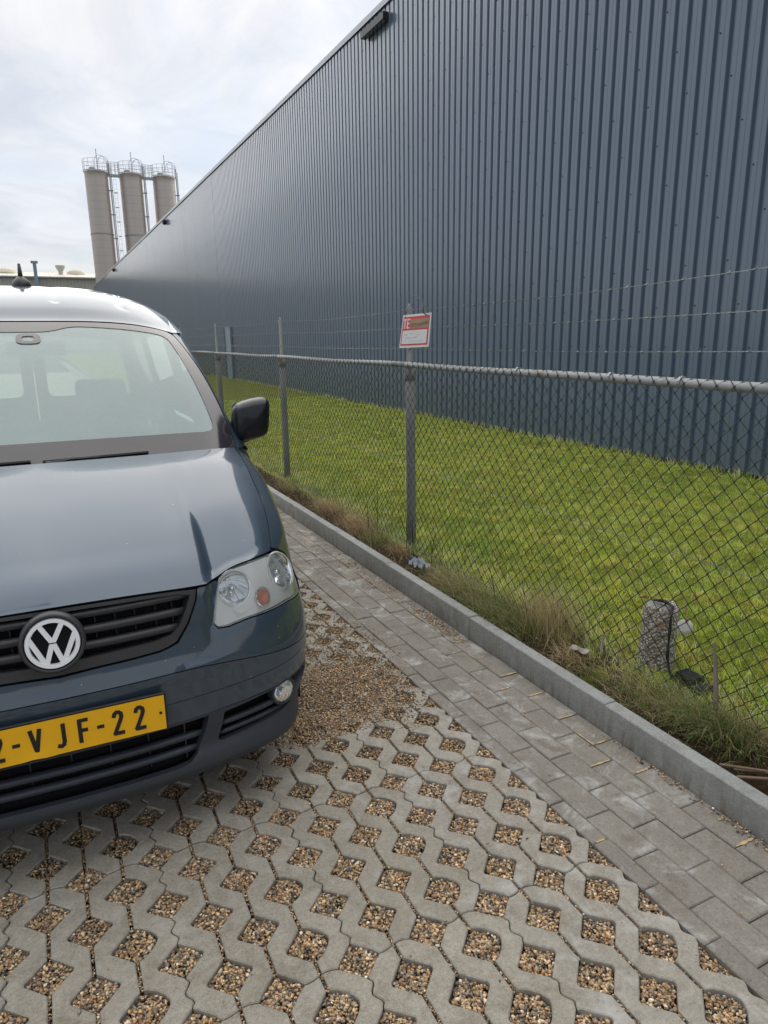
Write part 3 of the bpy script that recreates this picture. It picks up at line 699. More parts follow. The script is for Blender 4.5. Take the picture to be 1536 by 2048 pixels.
# grass blades
def blades(name,P,L,Wd,lean,az,C,m,seg=2,droop=None,**k):
    n=len(P); rows=[]
    d=np.stack([np.cos(az),np.sin(az),np.zeros(n)],1); side=np.stack([-np.sin(az),np.cos(az),np.zeros(n)],1)
    tw=RNG.uniform(0,2*np.pi,n) if seg<=2 else None
    if tw is not None: side=np.stack([np.cos(tw),np.sin(tw),np.zeros(n)],1)
    dr=np.zeros(n) if droop is None else droop
    V=np.zeros((n,2*seg+1,3)); pos=P.copy(); a=lean.copy()
    for s in range(seg+1):
        w=Wd*(1-(s/seg)**1.6)
        if s<seg:
            V[:,2*s]=pos-side*w[:,None]*.5; V[:,2*s+1]=pos+side*w[:,None]*.5
            st=L/seg; pos=pos+(d*np.sin(a)[:,None]+np.array([0,0,1])*np.cos(a)[:,None])*st[:,None]; a=a+dr/seg
        else: V[:,2*s]=pos
    nv=2*seg+1; F=[]
    for s in range(seg-1): F+=[(2*s,2*s+1,2*s+3),(2*s,2*s+3,2*s+2)]
    F.append((2*seg-2,2*seg-1,2*seg)); F=np.array(F)
    Fi=(F[None]+(np.arange(n)*nv)[:,None,None]).reshape(-1,3)
    Cc=np.repeat(C[:,None],nv,1)
    return numesh(name,V.reshape(-1,3),Fi,m,Cc.reshape(-1,3),**k)
def vnoise(x,y,seed):
    xi,yi=np.floor(x).astype(int),np.floor(y).astype(int); fx,fy=x-xi,y-yi; fx=fx*fx*(3-2*fx); fy=fy*fy*(3-2*fy)
    h=lambda a,b: np.modf(np.abs(np.sin(a*127.1+b*311.7+seed*17.3)*43758.5453))[0]
    return (h(xi,yi)*(1-fx)+h(xi+1,yi)*fx)*(1-fy)+(h(xi,yi+1)*(1-fx)+h(xi+1,yi+1)*fx)*fy
def grasscol(x,y,n,dry=.1):
    f=.6*vnoise(x*1.3,y*1.3,1)+.4*vnoise(x*5,y*5,2); f2=.5*vnoise(x*6+3,y*6,3)+.5*vnoise(x*19,y*19,4)
    g1=np.array([.20,.33,.035]); g2=np.array([.42,.50,.07]); moss=np.array([.58,.54,.05]); st=np.array([.72,.63,.38]); br=np.array([.20,.14,.06])
    C=g1+(g2-g1)*f[:,None]; mo=np.clip((f2-.48)*5,0,1)*RNG.uniform(.3,1,n); C=C+(moss-C)*mo[:,None]
    s=RNG.uniform(0,1,n)<dry*(.4+1.2*f2); C[s]=st*RNG.uniform(.6,1.1,(s.sum(),1)); s=RNG.uniform(0,1,n)<.05*(f2<.42); C[s]=br
    k=.6+1.1*vnoise(x*24,y*24,6); return np.minimum(.85,C*(RNG.uniform(.7,1.3,n)*k)[:,None]*np.array([1.30,1.28,1.35]))
for (x0,x1,y0,y1,dens,L0,L1,W) in ((2.15,6.42,.9,4.6,9500,.016,.045,.0027),(2.15,6.42,4.6,9,4600,.015,.036,.0042),(2.15,6.42,9,17,1500,.018,.036,.008)):
    n=int((x1-x0)*(y1-y0)*dens); x=RNG.uniform(x0,x1,n); y=RNG.uniform(y0,y1,n)
    tuft=vnoise(x*16,y*16,8)*2-1; L=RNG.uniform(L0,L1,n)*(1.05+.75*tuft)
    dry=.14
    P=np.stack([x,y,lawnz(x,y)],1); az=vnoise(x*9,y*9,12)*12+RNG.normal(0,.9,n)
    blades('lawn_grass',P,L,np.full(n,W)*RNG.uniform(.7,1.3,n),RNG.uniform(.15,1.25,n),az,grasscol(x,y,n,dry),MT['blade'],kind='stuff')
# dry, ragged strip under the fence and at the foot of the wall
n=15000; x=2.17+np.abs(RNG.normal(0,.17,n)); y=RNG.uniform(.7,9,n); kk=~((x<2.3)&(y<1.5)); x,y=x[kk],y[kk]; n=len(x); C=grasscol(x,y,n,.45)
blades('verge_grass',np.stack([x,y,lawnz(x,y)],1),RNG.uniform(.03,.09,n),np.full(n,.0026),RNG.uniform(.2,1.3,n),RNG.uniform(0,6.283,n),C,MT['blade'],seg=3,droop=RNG.uniform(.2,1,n),kind='stuff')
n=5000; y=4+RNG.uniform(0,1,n)**1.5*26; x=6.44-np.abs(RNG.normal(0,.04,n)); C=grasscol(x,y,n,.5)
blades('wall_foot_grass',np.stack([x,y,lawnz(x,y)],1),RNG.uniform(.03,.11,n),RNG.uniform(.004,.009,n),RNG.uniform(0,.7,n),RNG.uniform(0,6.283,n),C,MT['blade'],kind='stuff')
def tuft(cx,cy,n,L,sp,az0,azs,droop,cols,label,up=.0,name='grass_tuft',cat='grass tuft',w=.0022):
    n=int(n*1.0); sp=(sp[0]*1.15,sp[1]*1.25); x=cx+RNG.normal(0,sp[0],n); y=cy+RNG.normal(0,sp[1],n); x=np.maximum(x,1.935)
    P=np.stack([np.zeros(n)+x-cx,y-cy,np.asarray(lawnz(x,y))-.005],1)
    cols=list(cols)+ST[:2]; C=np.array(cols)[RNG.choice(len(cols),n)]*1.15*RNG.uniform(.6,1.3,(n,1))
    o=blades(name,P,RNG.uniform(.5,1.1,n)*L,np.full(n,w)*RNG.uniform(.7,1.2,n),RNG.uniform(.1,.8,n)*(1-up)+.05,az0+RNG.normal(0,azs*1.35,n),C,MT['blade'],seg=5,droop=RNG.uniform(.5,1.,n)*droop)
    o.location=(cx,cy,0); return tagit(o,label=label,cat=cat,group='grass tufts along the fence foot')
GR=[(.12,.20,.05),(.17,.25,.075),(.09,.15,.04),(.25,.29,.11)]; ST=[(.58,.47,.27),(.46,.36,.20),(.68,.57,.35),(.34,.25,.14)]; BR=[(.32,.20,.12),(.46,.32,.18),(.22,.14,.09),(.56,.43,.25)]
PI=math.pi
tuft(2.16,5.55,900,.20,(.045,.15),PI,.7,1.6,BR+ST,'matted brown grass at the fence foot between the two posts nearest the van mirror')
tuft(2.14,4.85,900,.22,(.05,.10),PI*.9,.8,1.7,BR+ST[:2],'brown withered grass clump with bare black stalks left of the post with the sign')
tuft(2.13,4.45,500,.16,(.045,.09),PI,.8,1.6,GR+GR+ST[:1],'small dark green clump leaning on the kerb just left of the sign post')
tuft(2.10,4.12,350,.13,(.03,.05),PI,1,1.5,BR,'rusty brown tuft right against the foot of the sign post')
tuft(2.11,3.35,1300,.24,(.05,.15),PI*.95,.6,1.7,GR+ST,'long green and straw tuft spilling over the kerb after the plastic wrapper')
tuft(2.11,2.88,1500,.27,(.05,.14),PI*.95,.6,1.7,GR+GR+ST[:2],'densest dark green tuft hanging down to the kerb halfway between wrapper and stub')
tuft(2.19,2.60,900,.30,(.045,.07),PI*.8,1.5,.9,ST+GR[:1],'tall upright straw coloured tuft beside the dark green one',up=.6)
tuft(2.10,2.30,260,.15,(.03,.05),PI,.8,1.7,ST,'low pale straw fan at the kerb between the tall tuft and the concrete stub',w=.003)
tuft(2.08,2.18,300,.12,(.03,.06),PI,1,1.3,GR,'little bright green sprig low behind the kerb next to bare soil')
tuft(2.13,1.82,850,.22,(.045,.10),PI,.7,1.5,GR+ST[:2],'green and yellow tuft in front of the round concrete stub')
tuft(2.16,1.55,900,.27,(.035,.06),PI*1.05,.7,1.5,GR+ST[:1]+GR,'tall drooping green tuft right of the concrete stub beside the dry stick')
tuft(2.24,1.40,600,.12,(.03,.08),PI,1.2,1.9,BR+ST[:1],'tangled dead brown grass above the dark hollow at the kerb')
tuft(2.14,6.6,800,.16,(.04,.12),PI,.8,1.5,BR+GR,'low scruffy green and brown grass beside the second post behind the van mirror')

# leaf litter and crumbs of soil along the fence foot
n=2600; x=1.94+np.abs(RNG.normal(.10,.13,n)); y=RNG.uniform(.7,9,n); k=RNG.uniform(0,1,n)<.10; x[k]=RNG.uniform(2.3,5.5,k.sum())
P=np.stack([x,y,lawnz(x,y)+RNG.uniform(.004,.03,n)],1); u=RNG.normal(0,1,(n,3)); u[:,2]*=.4; u/=np.linalg.norm(u,axis=1,keepdims=True); w=np.cross(u,RNG.normal(0,1,(n,3))); w/=np.linalg.norm(w,axis=1,keepdims=True)
r=RNG.uniform(.003,.013,n)[:,None]; V=np.stack([P-u*r,P-w*r*.5+u*r*.2,P+u*r,P+w*r*.55],1)
C=np.array([(.34,.20,.10),(.22,.13,.07),(.45,.33,.18),(.55,.46,.30),(.15,.10,.06)])[RNG.choice(5,n)]*RNG.uniform(.6,1.2,(n,1))
tagit(numesh('leaf_litter',V.reshape(-1,3),(np.array([(0,1,2),(0,2,3)])[None]+(np.arange(n)*4)[:,None,None]).reshape(-1,3),MT['blade'],np.repeat(C[:,None],4,1).reshape(-1,3)),kind='stuff')
n=2200; x=1.935+np.abs(RNG.normal(0,.12,n)); y=RNG.uniform(.7,8,n); tagit(stones('soil_crumbs',np.stack([x,y,lawnz(x,y)+.008],1),RNG.uniform(.002,.008,n),MT['soil'],None,False),kind='stuff')
# ================= WAREHOUSE =================
BX=6.45; PIT=.177
wh=empty('warehouse',(BX,0,0),label='long dark blue-grey warehouse clad in ribbed steel sheets beyond the lawn',cat='warehouse')
MB().box((.045,-3.4,-.1),(34,88.9,7.40)).build('roof_and_core',MT['dark'],wh)
def sheet_mesh():
    mb=MB(); y=0.; pr=[]
    for k in range(5):
        a=k*PIT
        pr+=[(0,a),(0,a+.052),(.0025,a+.0535),(.0025,a+.0575),(0,a+.059),(0,a+.111),(.034,a+.126),(.034,a+.162)]
    pr.append((0,5*PIT)); pr.append((0,5*PIT+.001))
    n=len(pr); v=[(x,y,.125) for x,y in pr]+[(x,y,7.43) for x,y in pr]
    mb.add(v,[(i+1,i,n+i,n+i+1) for i in range(n-1)]); return mb
cl=None
for k in range(104):
    if cl is None: cl=sheet_mesh().build('cladding_sheet',MT['clad'],wh); o=cl
    else: o=inst(cl,parent=wh)
    o.location=(random.uniform(-.0015,.0015),-3.4+k*5*PIT,0); o.rotation_euler=(0,random.uniform(-.0004,.0004),random.uniform(-.0012,.0012))
for k in range(16):
    mb=MB(); y0=-3.4+k*5.8; y1=min(88.9,y0+5.795)
    mb.box((-.032,y0,7.44),(.25,y1,7.53)); mb.box((-.034,y0,7.425),(-.029,y1,7.45)); 
    mb.build('roof_edge_trim',MT['flash'],wh)
MB().box((-.03,-3.4,.02),(.05,88.9,.118)).build('plinth',MT['black'],wh)
MB().box((-.012,-3.4,.119),(.05,88.9,.132)).build('drip_strip',MT['black'],wh)
sc=MB()
for k in range(-2,14):
    z=1.40+.433*k
    if z<.3 or z>7.3: continue
    for j in range(-20,38):
        y=5.34+PIT*k+.531*j
        if not -3<y<16: continue
        yy=-3.4+round((y+3.4)/PIT)*PIT+.10
        sc.lathe([(.008,0),(.008,-.002),(.005,-.0022),(.005,-.008),(.0,-.008)],(0,yy,z+random.uniform(-.004,.004)),6,(1,0,0))
sc.build('sheet_screws',MT['black'],wh,kind='stuff')
# door in the long wall
dr=empty('steel_door',(BX-.05,26.35,.02),label='pale blue steel door in a dark frame low in the long warehouse wall',cat='door')
MB().box((-.03,-.40,0),(.04,-.36,1.93)).box((-.03,.36,0),(.04,.40,1.93)).box((-.03,-.40,1.93),(.04,.40,1.98)).build('door_frame',MT['flash'],dr)
MB().box((-.02,-.359,.02),(.02,.359,1.928)).build('door_leaf',MT['door'],dr)
MB().box((-.02,.405,0),(.04,.60,1.98)).build('door_post',MT['black'],dr)
MB().tube([(-.07,-.30,1.0),(-.07,-.18,1.0)],.012,6).tube([(-.07,-.30,1.0),(-.02,-.30,1.0)],.012,6).build('door_handle',MT['galv'],dr)
# wall lamps
l=empty('wall_lamp',(BX,13.35,7.2),label='long black lamp box fixed under the roof edge at the top of the photo',cat='wall lamp',group='lamps under the warehouse roof edge')
MB().box((-.14,-.5,-.06),(-.02,.5,.06)).build('lamp_housing',MT['black'],l)
for a in (-.36,0,.36): MB().box((-.03,a-.03,-.02),(.0,a+.03,.02)).build('bracket',MT['galv'],l)
MB().box((-.13,-.47,-.066),(-.04,.47,-.06)).build('lamp_glass',MT['frit'],l)
for y,lb in ((37.8,'small dark oval lamp under the roof edge below the third silo'),(64.1,'tiny round lamp under the far end of the roof edge beside the first silo')):
    l=empty('wall_lamp',(BX,y,7.22),label=lb,cat='wall lamp',group='lamps under the warehouse roof edge')
    mb=MB(); mb.lathe([(0,-.20),(.10,-.18),(.14,-.12),(.14,-.03),(.07,0)],(0,0,0),14,(1,0,0)); mb.build('lamp_housing',MT['black'],l)
    MB().lathe([(0,-.19),(.09,-.18),(.11,-.155)],(0,0,-.012),14,(1,0,-.25)).build('lamp_glass',MT['frit'],l)
# ================= FAR HALL =================
hl=empty('far_hall',(0,125,0),label='low beige ribbed hall with a shallow pitched roof far behind the van',cat='hall')
hz0,hz1=11.35,12.75
mb=MB(); n=0; x=-95.
v=[];f=[]
while x<26:
    for dx,dy in ((0,0),(.28,0),(.34,.06),(.44,.06),(.5,0)): v+= [(x+dx,dy,0),(x+dx,dy,hz0)]
    x+=.5
for i in range(len(v)//2-1): f.append((2*i,2*i+2,2*i+3,2*i+1))
mb.add(v,f).build('wall',MT['hall'],hl)
MB().box((-95,.1,0),(26,40,hz0-.2)).build('core',MT['hall'],hl)
for k in range(61):
    xa=-95+2*k
    mb=MB(); mb.add([(xa,-.35,hz0),(xa+1.98,-.35,hz0),(xa+1.98,10,hz1),(xa,10,hz1),(xa,-.35,hz0-.12),(xa+1.98,-.35,hz0-.12)],[(0,1,2,3),(4,5,1,0)])
    for j in range(4): mb.box((xa+.5*j,-.33,hz0+.01),(xa+.5*j+.06,-.30,hz0+.05))
    mb.build('roof_panel',MT['hroof'],hl)
MB().add([(-95,10,hz1),(26,10,hz1),(26,21,hz0),(-95,21,hz0)],[(0,1,2,3)]).build('rear_roof',MT['hroof'],hl)
MB().box((-95,-.45,hz0-.22),(26,-.36,hz0-.02)).build('gutter',MT['flash'],hl)
for x,w in ((7.2,1.5),(-3.4,1.9),(-14,1.9),(-25,1.9)):
    mb=MB(); mb.lathe([(w,-.1),(w*.95,.35),(w*.6,.72),(0,.85)],(x,7.5,hz0+1.0),16); mb.build('roof_dome',MT['hroof'],hl,smooth=True)
mb=MB(); mb.lathe([(.35,0),(.35,.5),(.75,1.2),(.75,1.45),(0,1.45)],(4.8,6.,hz0+.8),10); mb.build('roof_vent',MT['hall'],hl)
vp=MB(); vp.box((.75,-1.3,0),(1.25,-.9,hz0+2.0)).box((.5,-1.35,hz0+1.8),(1.5,-.85,hz0+2.15)); vp.box((.3,-1.1,hz0-.3),(1.7,-1.0,hz0-.2))
tagit(vp.build('vent_pipe',MT['door']),label='blue-grey square duct rising in front of the beige hall',cat='duct').location=(0,125,0)
bd=MB(); bd.lathe([(0,-.22),(.10,-.1),(.12,.05),(.06,.2),(0,.3)],(0,0,0),8,(.3,0,1)); bd.tube([(0,0,-.2),(0,0,-.32)],.015,4); bd.lathe([(0,-.07),(.06,0),(0,.08)],(.1,0,.33),6)
tagit(bd.build('bird',MT['black']),label='tiny dark bird perched on the beige hall roof',cat='bird').location=(-3.4,134,hz1+.32)
# ================= SILOS =================
SR=1.53; ST_=23.9
def make_silo(loc,label,ladder):
    t=empty('silo',loc,label=label,cat='silo',group='three steel silos behind the warehouse')
    mb=MB(); pr=[(SR,0)]
    z=0.
    while z<ST_-.01:
        pr+=[(SR,z)]; z+=1.0
    pr+=[(SR,ST_-.05),(SR+.03,ST_),(SR*.6,ST_+.28),(.3,ST_+.38),(0,ST_+.38)]
    mb.lathe(pr,(0,0,0),40).build('shell',MT['silo'],t,smooth=True).data
    MB().lathe([(SR+.01,15.83),(SR+.05,15.85),(SR+.05,15.98),(SR+.01,16.0)],(0,0,0),40).build('band',MT['flash'],t)
    # handrail
    R=SR+.10; mb=MB()
    for zz in (.55,1.05,1.5): mb.tube([(R*math.cos(a),R*math.sin(a),ST_+zz) for a in [2*PI*k/36 for k in range(37)]],.021,5,False)
    mb.tube([(R*math.cos(a),R*math.sin(a),ST_+.1) for a in [2*PI*k/36 for k in range(37)]],.05,4,False)
    for k in range(14):
        a=2*PI*k/14; mb.tube([(R*math.cos(a),R*math.sin(a),ST_-.2),(R*math.cos(a),R*math.sin(a),ST_+1.5)],.02,5)
    mb.build('handrail',MT['pipe'],t)
    # cage hoops at the ladder head
    mb=MB()
    for dx,dz in ((.55,0),(.95,-.12)):
        mb.tube([(dx-.0+.75*math.cos(a)*.95,-.9,ST_+1.2+dz+.85*math.sin(a)) for a in [PI*k/14 for k in range(15)]]+[(dx-.71,-.9,ST_+.2)],.03,5)
    mb.build('cage_hoop',MT['pipe'],t)
    MB().tube([(.25,0,ST_+.2),(.25,0,ST_+3.0)],.05,6).build('mast',MT['pipe'],t)
    MB().lathe([(.38,0),(.38,.28),(0,.30)],(-.5,-.5,ST_+.2),14).build('hatch',MT['pipe'],t)
    mb=MB(); mb.tube([(SR+.14,-.55,2),(SR+.14,-.55,ST_+1.2)],.09,7); mb.tube([(SR+.36,-.30,2),(SR+.36,-.30,ST_+.8)],.05,5); mb.build('fill_pipe',MT['pipe'],t)
    mb=MB()
    for zz in np.arange(3,ST_,3.1): mb.box((SR-.05,-.62,zz),(SR+.42,-.25,zz+.08))
    mb.build('pipe_clamp',MT['black'],t)
    if ladder:
        mb=MB(); lx=SR+.62
        for dx in (0,.38): mb.tube([(lx+dx,.1,4),(lx+dx,.1,ST_-.6)],.018,4)
        for zz in np.arange(4,ST_-.6,.6): mb.tube([(lx,.1,zz),(lx+.38,.1,zz)],.015,4)
        for zz in np.arange(4.4,ST_-.6,1.9): mb.tube([(lx+.19+.35*math.cos(a),.1-.6*math.sin(a)*.6,zz) for a in [PI*k/8 for k in range(9)]],.02,4); mb.box((lx+.05,.0,zz-.06),(lx+.33,.15,zz+.06))
        mb.build('ladder',MT['pipe'],t)
    return t
make_silo((9.97,110,0),'leftmost of the three tall steel silos, with the caged ladder on its right',True)
make_silo((14.46,110,0),'middle steel silo of the three, joined by walkways on both sides',False)
make_silo((18.92,110,0),'rightmost steel silo, mostly hidden by the warehouse roof edge',False)
for x,lb in ((9.97,'railed walkway bridging the left and middle silo tops'),(14.46,'railed walkway bridging the middle and right silo tops')):
    w=empty('walkway',(x+2.24,110,ST_),label=lb,cat='walkway')
    MB().box((-.85,-.5,-.35),(.85,.5,-.12)).build('deck',MT['pipe'],w)
    mb=MB()
    for y in (-.5,.5):
        for zz in (.5,1.0,1.4): mb.tube([(-.8,y,zz),(.8,y,zz)],.028,5)
        for xx in (-.7,-.25,.25,.7): mb.tube([(xx,y,-.2),(xx,y,1.4)],.028,5)
    mb.build('handrail',MT['pipe'],w)
# ================= FENCE =================
FX=2.242
fe=empty('chain_link_fence',(FX,0,0),label='green-black chain link fence with galvanised top rail and barbed wire along the kerb',cat='fence')
PY=[-1.5,1.35,4.26,7.12,10.02,12.9,15.8,18.7]
# posts
def post():
    mb=MB(); mb.tube([(0,0,-.3),(0,0,.4),(0,0,.9),(0,0,1.335)],[.033]*4,14); 
    p=mb.build('post',MT['post'],fe,smooth=True)
    c=MB(); c.tube([(0,0,1.26),(0,0,1.345)],.0375,14); c.tube([(0,0,1.345),(0,0,1.36)],[.0375,.02],14); c.build('collar',MT['post'],p,smooth=True)
    a=MB()
    # tapered pressed arm for the barbed wire
    v=[]
    for z,w in ((1.30,.030),(1.40,.028),(1.74,.013),(1.765,.008)):
        for sx,sy in ((-1,-1),(-1,1),(1,1),(1,-1)): v.append((sx*.008-.02 if z<1.3 else sx*.008,sy*w,z))
    f=[]
    for i in range(3):
        for k in range(4): f.append((4*i+k,4*i+(k+1)%4,4*i+4+(k+1)%4,4*i+4+k))
    f+=[(12,13,14,15),(3,2,1,0)]
    a.add(v,f); a.box((-.009,-.031,1.30),(.010,-.026,1.5))
    for z in (1.475,1.605,1.722): a.box((-.016,-.016,z-.012),(-.007,.016,z+.012))
    a.build('wire_arm',MT['galv'],p)
    return p
p0=post(); lean=[0,.0,-.002,-.016,-.03,-.01,0,.01]
def copy_tree(o,parent):
    c=o.copy(); COL.objects.link(c); c.parent=parent
    for ch in o.children:
        copy_tree(ch,c)
    return c
for i,y in enumerate(PY):
    o=p0 if i==0 else copy_tree(p0,fe)
    o.location=(.034,y+ (lean[i]*-.0),0); o.rotation_euler=(lean[i]*1.2,random.uniform(-.006,.006),random.uniform(-.1,.1))
# dirty old arm where the sign hangs
# rails, bay by bay, with swaged joints
for i in range(len(PY)-1):
    a,b=PY[i],PY[i+1]; z0=1.366; sag=.006
    P=[(0.,a+(b-a)*t,z0-sag*math.sin(PI*t)+.003*math.sin(a*3+t*9)) for t in [k/8 for k in range(9)]]
    MB().tube(P,.0195,12).build('top_rail',MT['rail'],fe,smooth=True)
for y in (1.95,2.33,3.0): MB().tube([(0,y,1.366),(0,y+.012,1.366)],.0235,12).build('rail_band',MT['galv'],fe)
# woven wire
def wires(y0,y1,name):
    P2=.03675; dz=.0375; n=int((y1-y0)/P2); zt=1.398; J=35
    segs=[]
    for k in range(n):
        yk=y0+k*P2; j=np.arange(J+1); par=(j+k)%2
        z=zt-j*dz; yy=yk+np.where(par==0,-.0032,P2+.0032)+.006*np.sin(z*3.1+yk*1.3)+.010*np.sin(yk*2.2+z*1.2)*(1.4-z)
        xx=-.0225+np.where(par==0,-.0017,.0017)+.012*np.sin(yk*1.4+z*2)*np.clip(1.3-z,0,1)
        # first legs fold over the rail
        xx=np.where(j==0,-.004,xx)
        Q=np.stack([xx,yy,z-(.0 if k%2 else .008)*(j==0)],1)
        # soften each bend: three points round every knuckle
        A=Q[:-1];B=Q[1:]; a=A+(B-A)*.10; b=A+(B-A)*.90
        segs.append(np.stack([a,b],1)); 
        k1=b[:-1];k2=a[1:]; segs.append(np.stack([k1,k2],1))
    Sg=np.concatenate(segs); d=Sg[:,1]-Sg[:,0]; l=np.linalg.norm(d,axis=1,keepdims=True); d=d/np.maximum(l,1e-9)
    up=np.tile(np.array([1.,0,0]),(len(d),1)); w=np.cross(d,up); w/=np.maximum(np.linalg.norm(w,axis=1,keepdims=True),1e-9); u=np.cross(w,d)
    V=[];r=.0021
    for end in (0,1):
        for a in (0,2*PI/3,4*PI/3): V.append(Sg[:,end]+(u*math.cos(a)+w*math.sin(a))*r)
    V=np.stack(V,1); m=len(Sg); F=np.array([(0,1,4,3),(1,2,5,4),(2,0,3,5)])
    Fi=(F[None]+(np.arange(m)*6)[:,None,None]).reshape(-1,4)
    return numesh(name,V.reshape(-1,3),Fi,MT['wire'],parent=fe,n=4,kind='stuff')
for a,b in ((.2,4.26),(4.26,7.12),(7.12,10.02),(10.02,15.8)): wires(a,b,'woven_mesh')
for z in (.69,.12):
    P=[(-.026+.004*math.sin(y*2),y,z+.006*math.sin(y*1.7)) for y in np.arange(.2,15.8,.2)]; MB().tube(P,.0017,5).build('tension_wire',MT['barb'],fe)
def barb(zc,z_near):
    mb=MB(); ys=np.arange(-.2,17,.0125)
    def zf(y):
        z=zc
        for a,b in zip(PY[:-1],PY[1:]):
            if a<=y<=b:
                t=(y-a)/(b-a); z=zc-.022*math.sin(PI*t)*(1 if zc>1.7 else .5)
        return z+max(0,(4.23-y)/2.9)*z_near
    for s in (0,PI):
        st=.0125 if True else 0
        P=[(-.012+.0016*math.cos(y*160+s),y,zf(y)+.0016*math.sin(y*160+s)) for y in ys if y<6]; mb.tube(P,.0011,3,False)
        P=[(-.012+.0016*math.cos(y*30+s),y,zf(y)+.0016*math.sin(y*30+s)) for y in ys[::5] if y>=5.9]; mb.tube(P,.0013,3,False)
    y=0.
    while y<16:
        z=zf(y)
        for q in range(4):
            a=random.uniform(0,2*PI); d=Vector((math.cos(a),.5*random.uniform(-1,1),math.sin(a))).normalized()*.016
            mb.tube([(-.012,y+q*.002,z),(-.012+d.x,y+q*.002+d.y,z+d.z)],[.0013,.0005],3,False)
        mb.tube([(-.012,y-.004,z),(-.012,y+.009,z)],.0034,5)
        y+=.098+random.uniform(-.01,.01)
    mb.build('barbed_wire',MT['barb'],fe)
barb(1.722,.050); barb(1.605,.022); barb(1.475,.015)
# ================= SIGN =================
SXX=FX-.058
sg=empty('sign',(SXX,4.02,1.59),label='crooked red and white board reading TE with brown tape, tied to the fence post',cat='sign')
TL_=Vector((0,.165,.097)); TR_=Vector((.0,-.204,.102)); BR_=Vector((-.004,-.174,-.102)); BL_=Vector((-.004,.222,-.113))
def sq(u,v,d=0.):
    t=TL_*(1-u)+TR_*u; b=BL_*(1-u)+BR_*u; p=t*(1-v)+b*v; return (p.x-d,p.y,p.z)
def srect(name,u0,v0,u1,v1,m,d,parent,th=.0):
    mb=MB(); n=6; vv=[]
    a=[sq(u0,v0,d),sq(u1,v0,d),sq(u1,v1,d),sq(u0,v1,d)]; b=[sq(u0,v0,d-.004 if th==0 else d-th),sq(u1,v0,d-.004 if th==0 else d-th),sq(u1,v1,d-.004 if th==0 else d-th),sq(u0,v1,d-.004 if th==0 else d-th)]
    f=[(0,3,2,1)[::-1],(4,5,6,7)]+[(k,(k+1)%4,4+(k+1)%4,4+k) for k in range(4)]
    return mb.add(a+b,f)
srect('b',0,0,1,1,0,.004,0).build('board',MT['board'],sg)
rd=srect('r',.035,.065,.962,.93,0,.0052,0,.001); rd.build('red_print',MT['red'],sg)
srect('w',.075,.475,.925,.885,0,.0064,0,.001).build('white_box',MT['board'],sg)
tp=MB()
n=7
srect('t',.305,.145,.955,.43,0,.0066,0,.001).build('brown_tape',MT['tape'],sg)
cr=MB()
for (v0,amp,ph) in ((.33,.02,0),(.30,.025,1.2),(.37,.012,2.)):
    cr.tube([Vector(sq(.33+.6*k/14,v0-.02*math.sin(k*.5+ph)-.05*k/14,.0078)) for k in range(15)],.0012,4)
cr.build('tape_crease',simple('tape_crease_brown',(.20,.12,.06),.5),sg)
lt=MB()
def lrect(u0,v0,u1,v1):
    q=srect('',u0,v0,u1,v1,0,.0068,0,.0012); lt.add(q.v,q.f)
lrect(.065,.125,.175,.165); lrect(.103,.165,.137,.415)
E_=MB(); lrect(.195,.125,.228,.415); lrect(.228,.125,.295,.165); lrect(.228,.25,.285,.287); lrect(.228,.375,.295,.415)
lt.build('letters_te',MT['white'],sg)
wr=MB()
for u0,u1,v0 in ((.15,.28,.60),(.34,.52,.57),(.58,.70,.61),(.2,.4,.70),(.46,.62,.69),(.30,.86,.80)):
    k=0; P=[]
    while u0+k*.012<u1: P.append(sq(u0+k*.012,v0+.018*math.sin(k*2.3+u0*30)*(1 if v0<.78 else .5),.0074)); k+=1
    wr.tube([Vector(p) for p in P],.0006,3)
wr.build('faded_writing',MT['pen'],sg)
ct=MB(); a=Vector(sq(.86,.06,.006)); ct.tube([a,a+Vector((-.02,.006,.012)),a+Vector((-.015,.018,.045)),a+Vector((0,.05,.075)),a+Vector((.01,.14,.115)),a+Vector((.015,.31,.150))],[.0034]*5+[.0022],6)
a=Vector(sq(.11,.09,.007)); ct.tube([a,a+Vector((-.004,0,.02)),a+Vector((.02,-.008,.07)),a+Vector((.045,-.02,.085))],.0014,5)
a=Vector(sq(.93,.04,.006)); ct.tube([a,a+Vector((0,.02,.03)),a+Vector((.0,.05,.055))],.0008,4)
ct.build('cable_tie',MT['black'],sg)
# ================= SMALL THINGS AT THE FENCE FOOT =================
def m_stub():
    m,t,b=mat('exposed_aggregate'); p=wpos(t); v=nd(t,'ShaderNodeTexVoronoi'); v.inputs['Scale'].default_value=90; t.links.new(p,v.inputs['Vector'])
    c=ramp(t,nd_col(t,v),[(0,(.36,.31,.25)),(.3,(.50,.46,.39)),(.6,(.62,.58,.50)),(1,(.74,.70,.63))])
    d=nd(t,'ShaderNodeMapRange'); d.inputs[1].default_value=.38; d.inputs[2].default_value=.62; t.links.new(v.outputs['Distance'],d.inputs[0]); c=mixc(t,d.outputs[0],c,(.25,.215,.17)); t.links.new(c,b.inputs['Base Color']); b.inputs['Roughness'].default_value=.9
    bump(t,b,mth(t,'SUBTRACT',1.,v.outputs['Distance']),1.,.012); return m
sb=empty('concrete_stub',(2.36,2.06,.06),label='round concrete stub with exposed pebbles standing just behind the fence mesh',cat='concrete stub')
mb=MB(); n=28; pr=[(r_,z_*.87) for r_,z_ in [(.076,0),(.078,.1),(.075,.2),(.0765,.30),(.075,.352),(.070,.362),(.062,.366),(.03,.364),(0,.362)]]
mb.lathe(pr,(0,0,0),n); v=[]
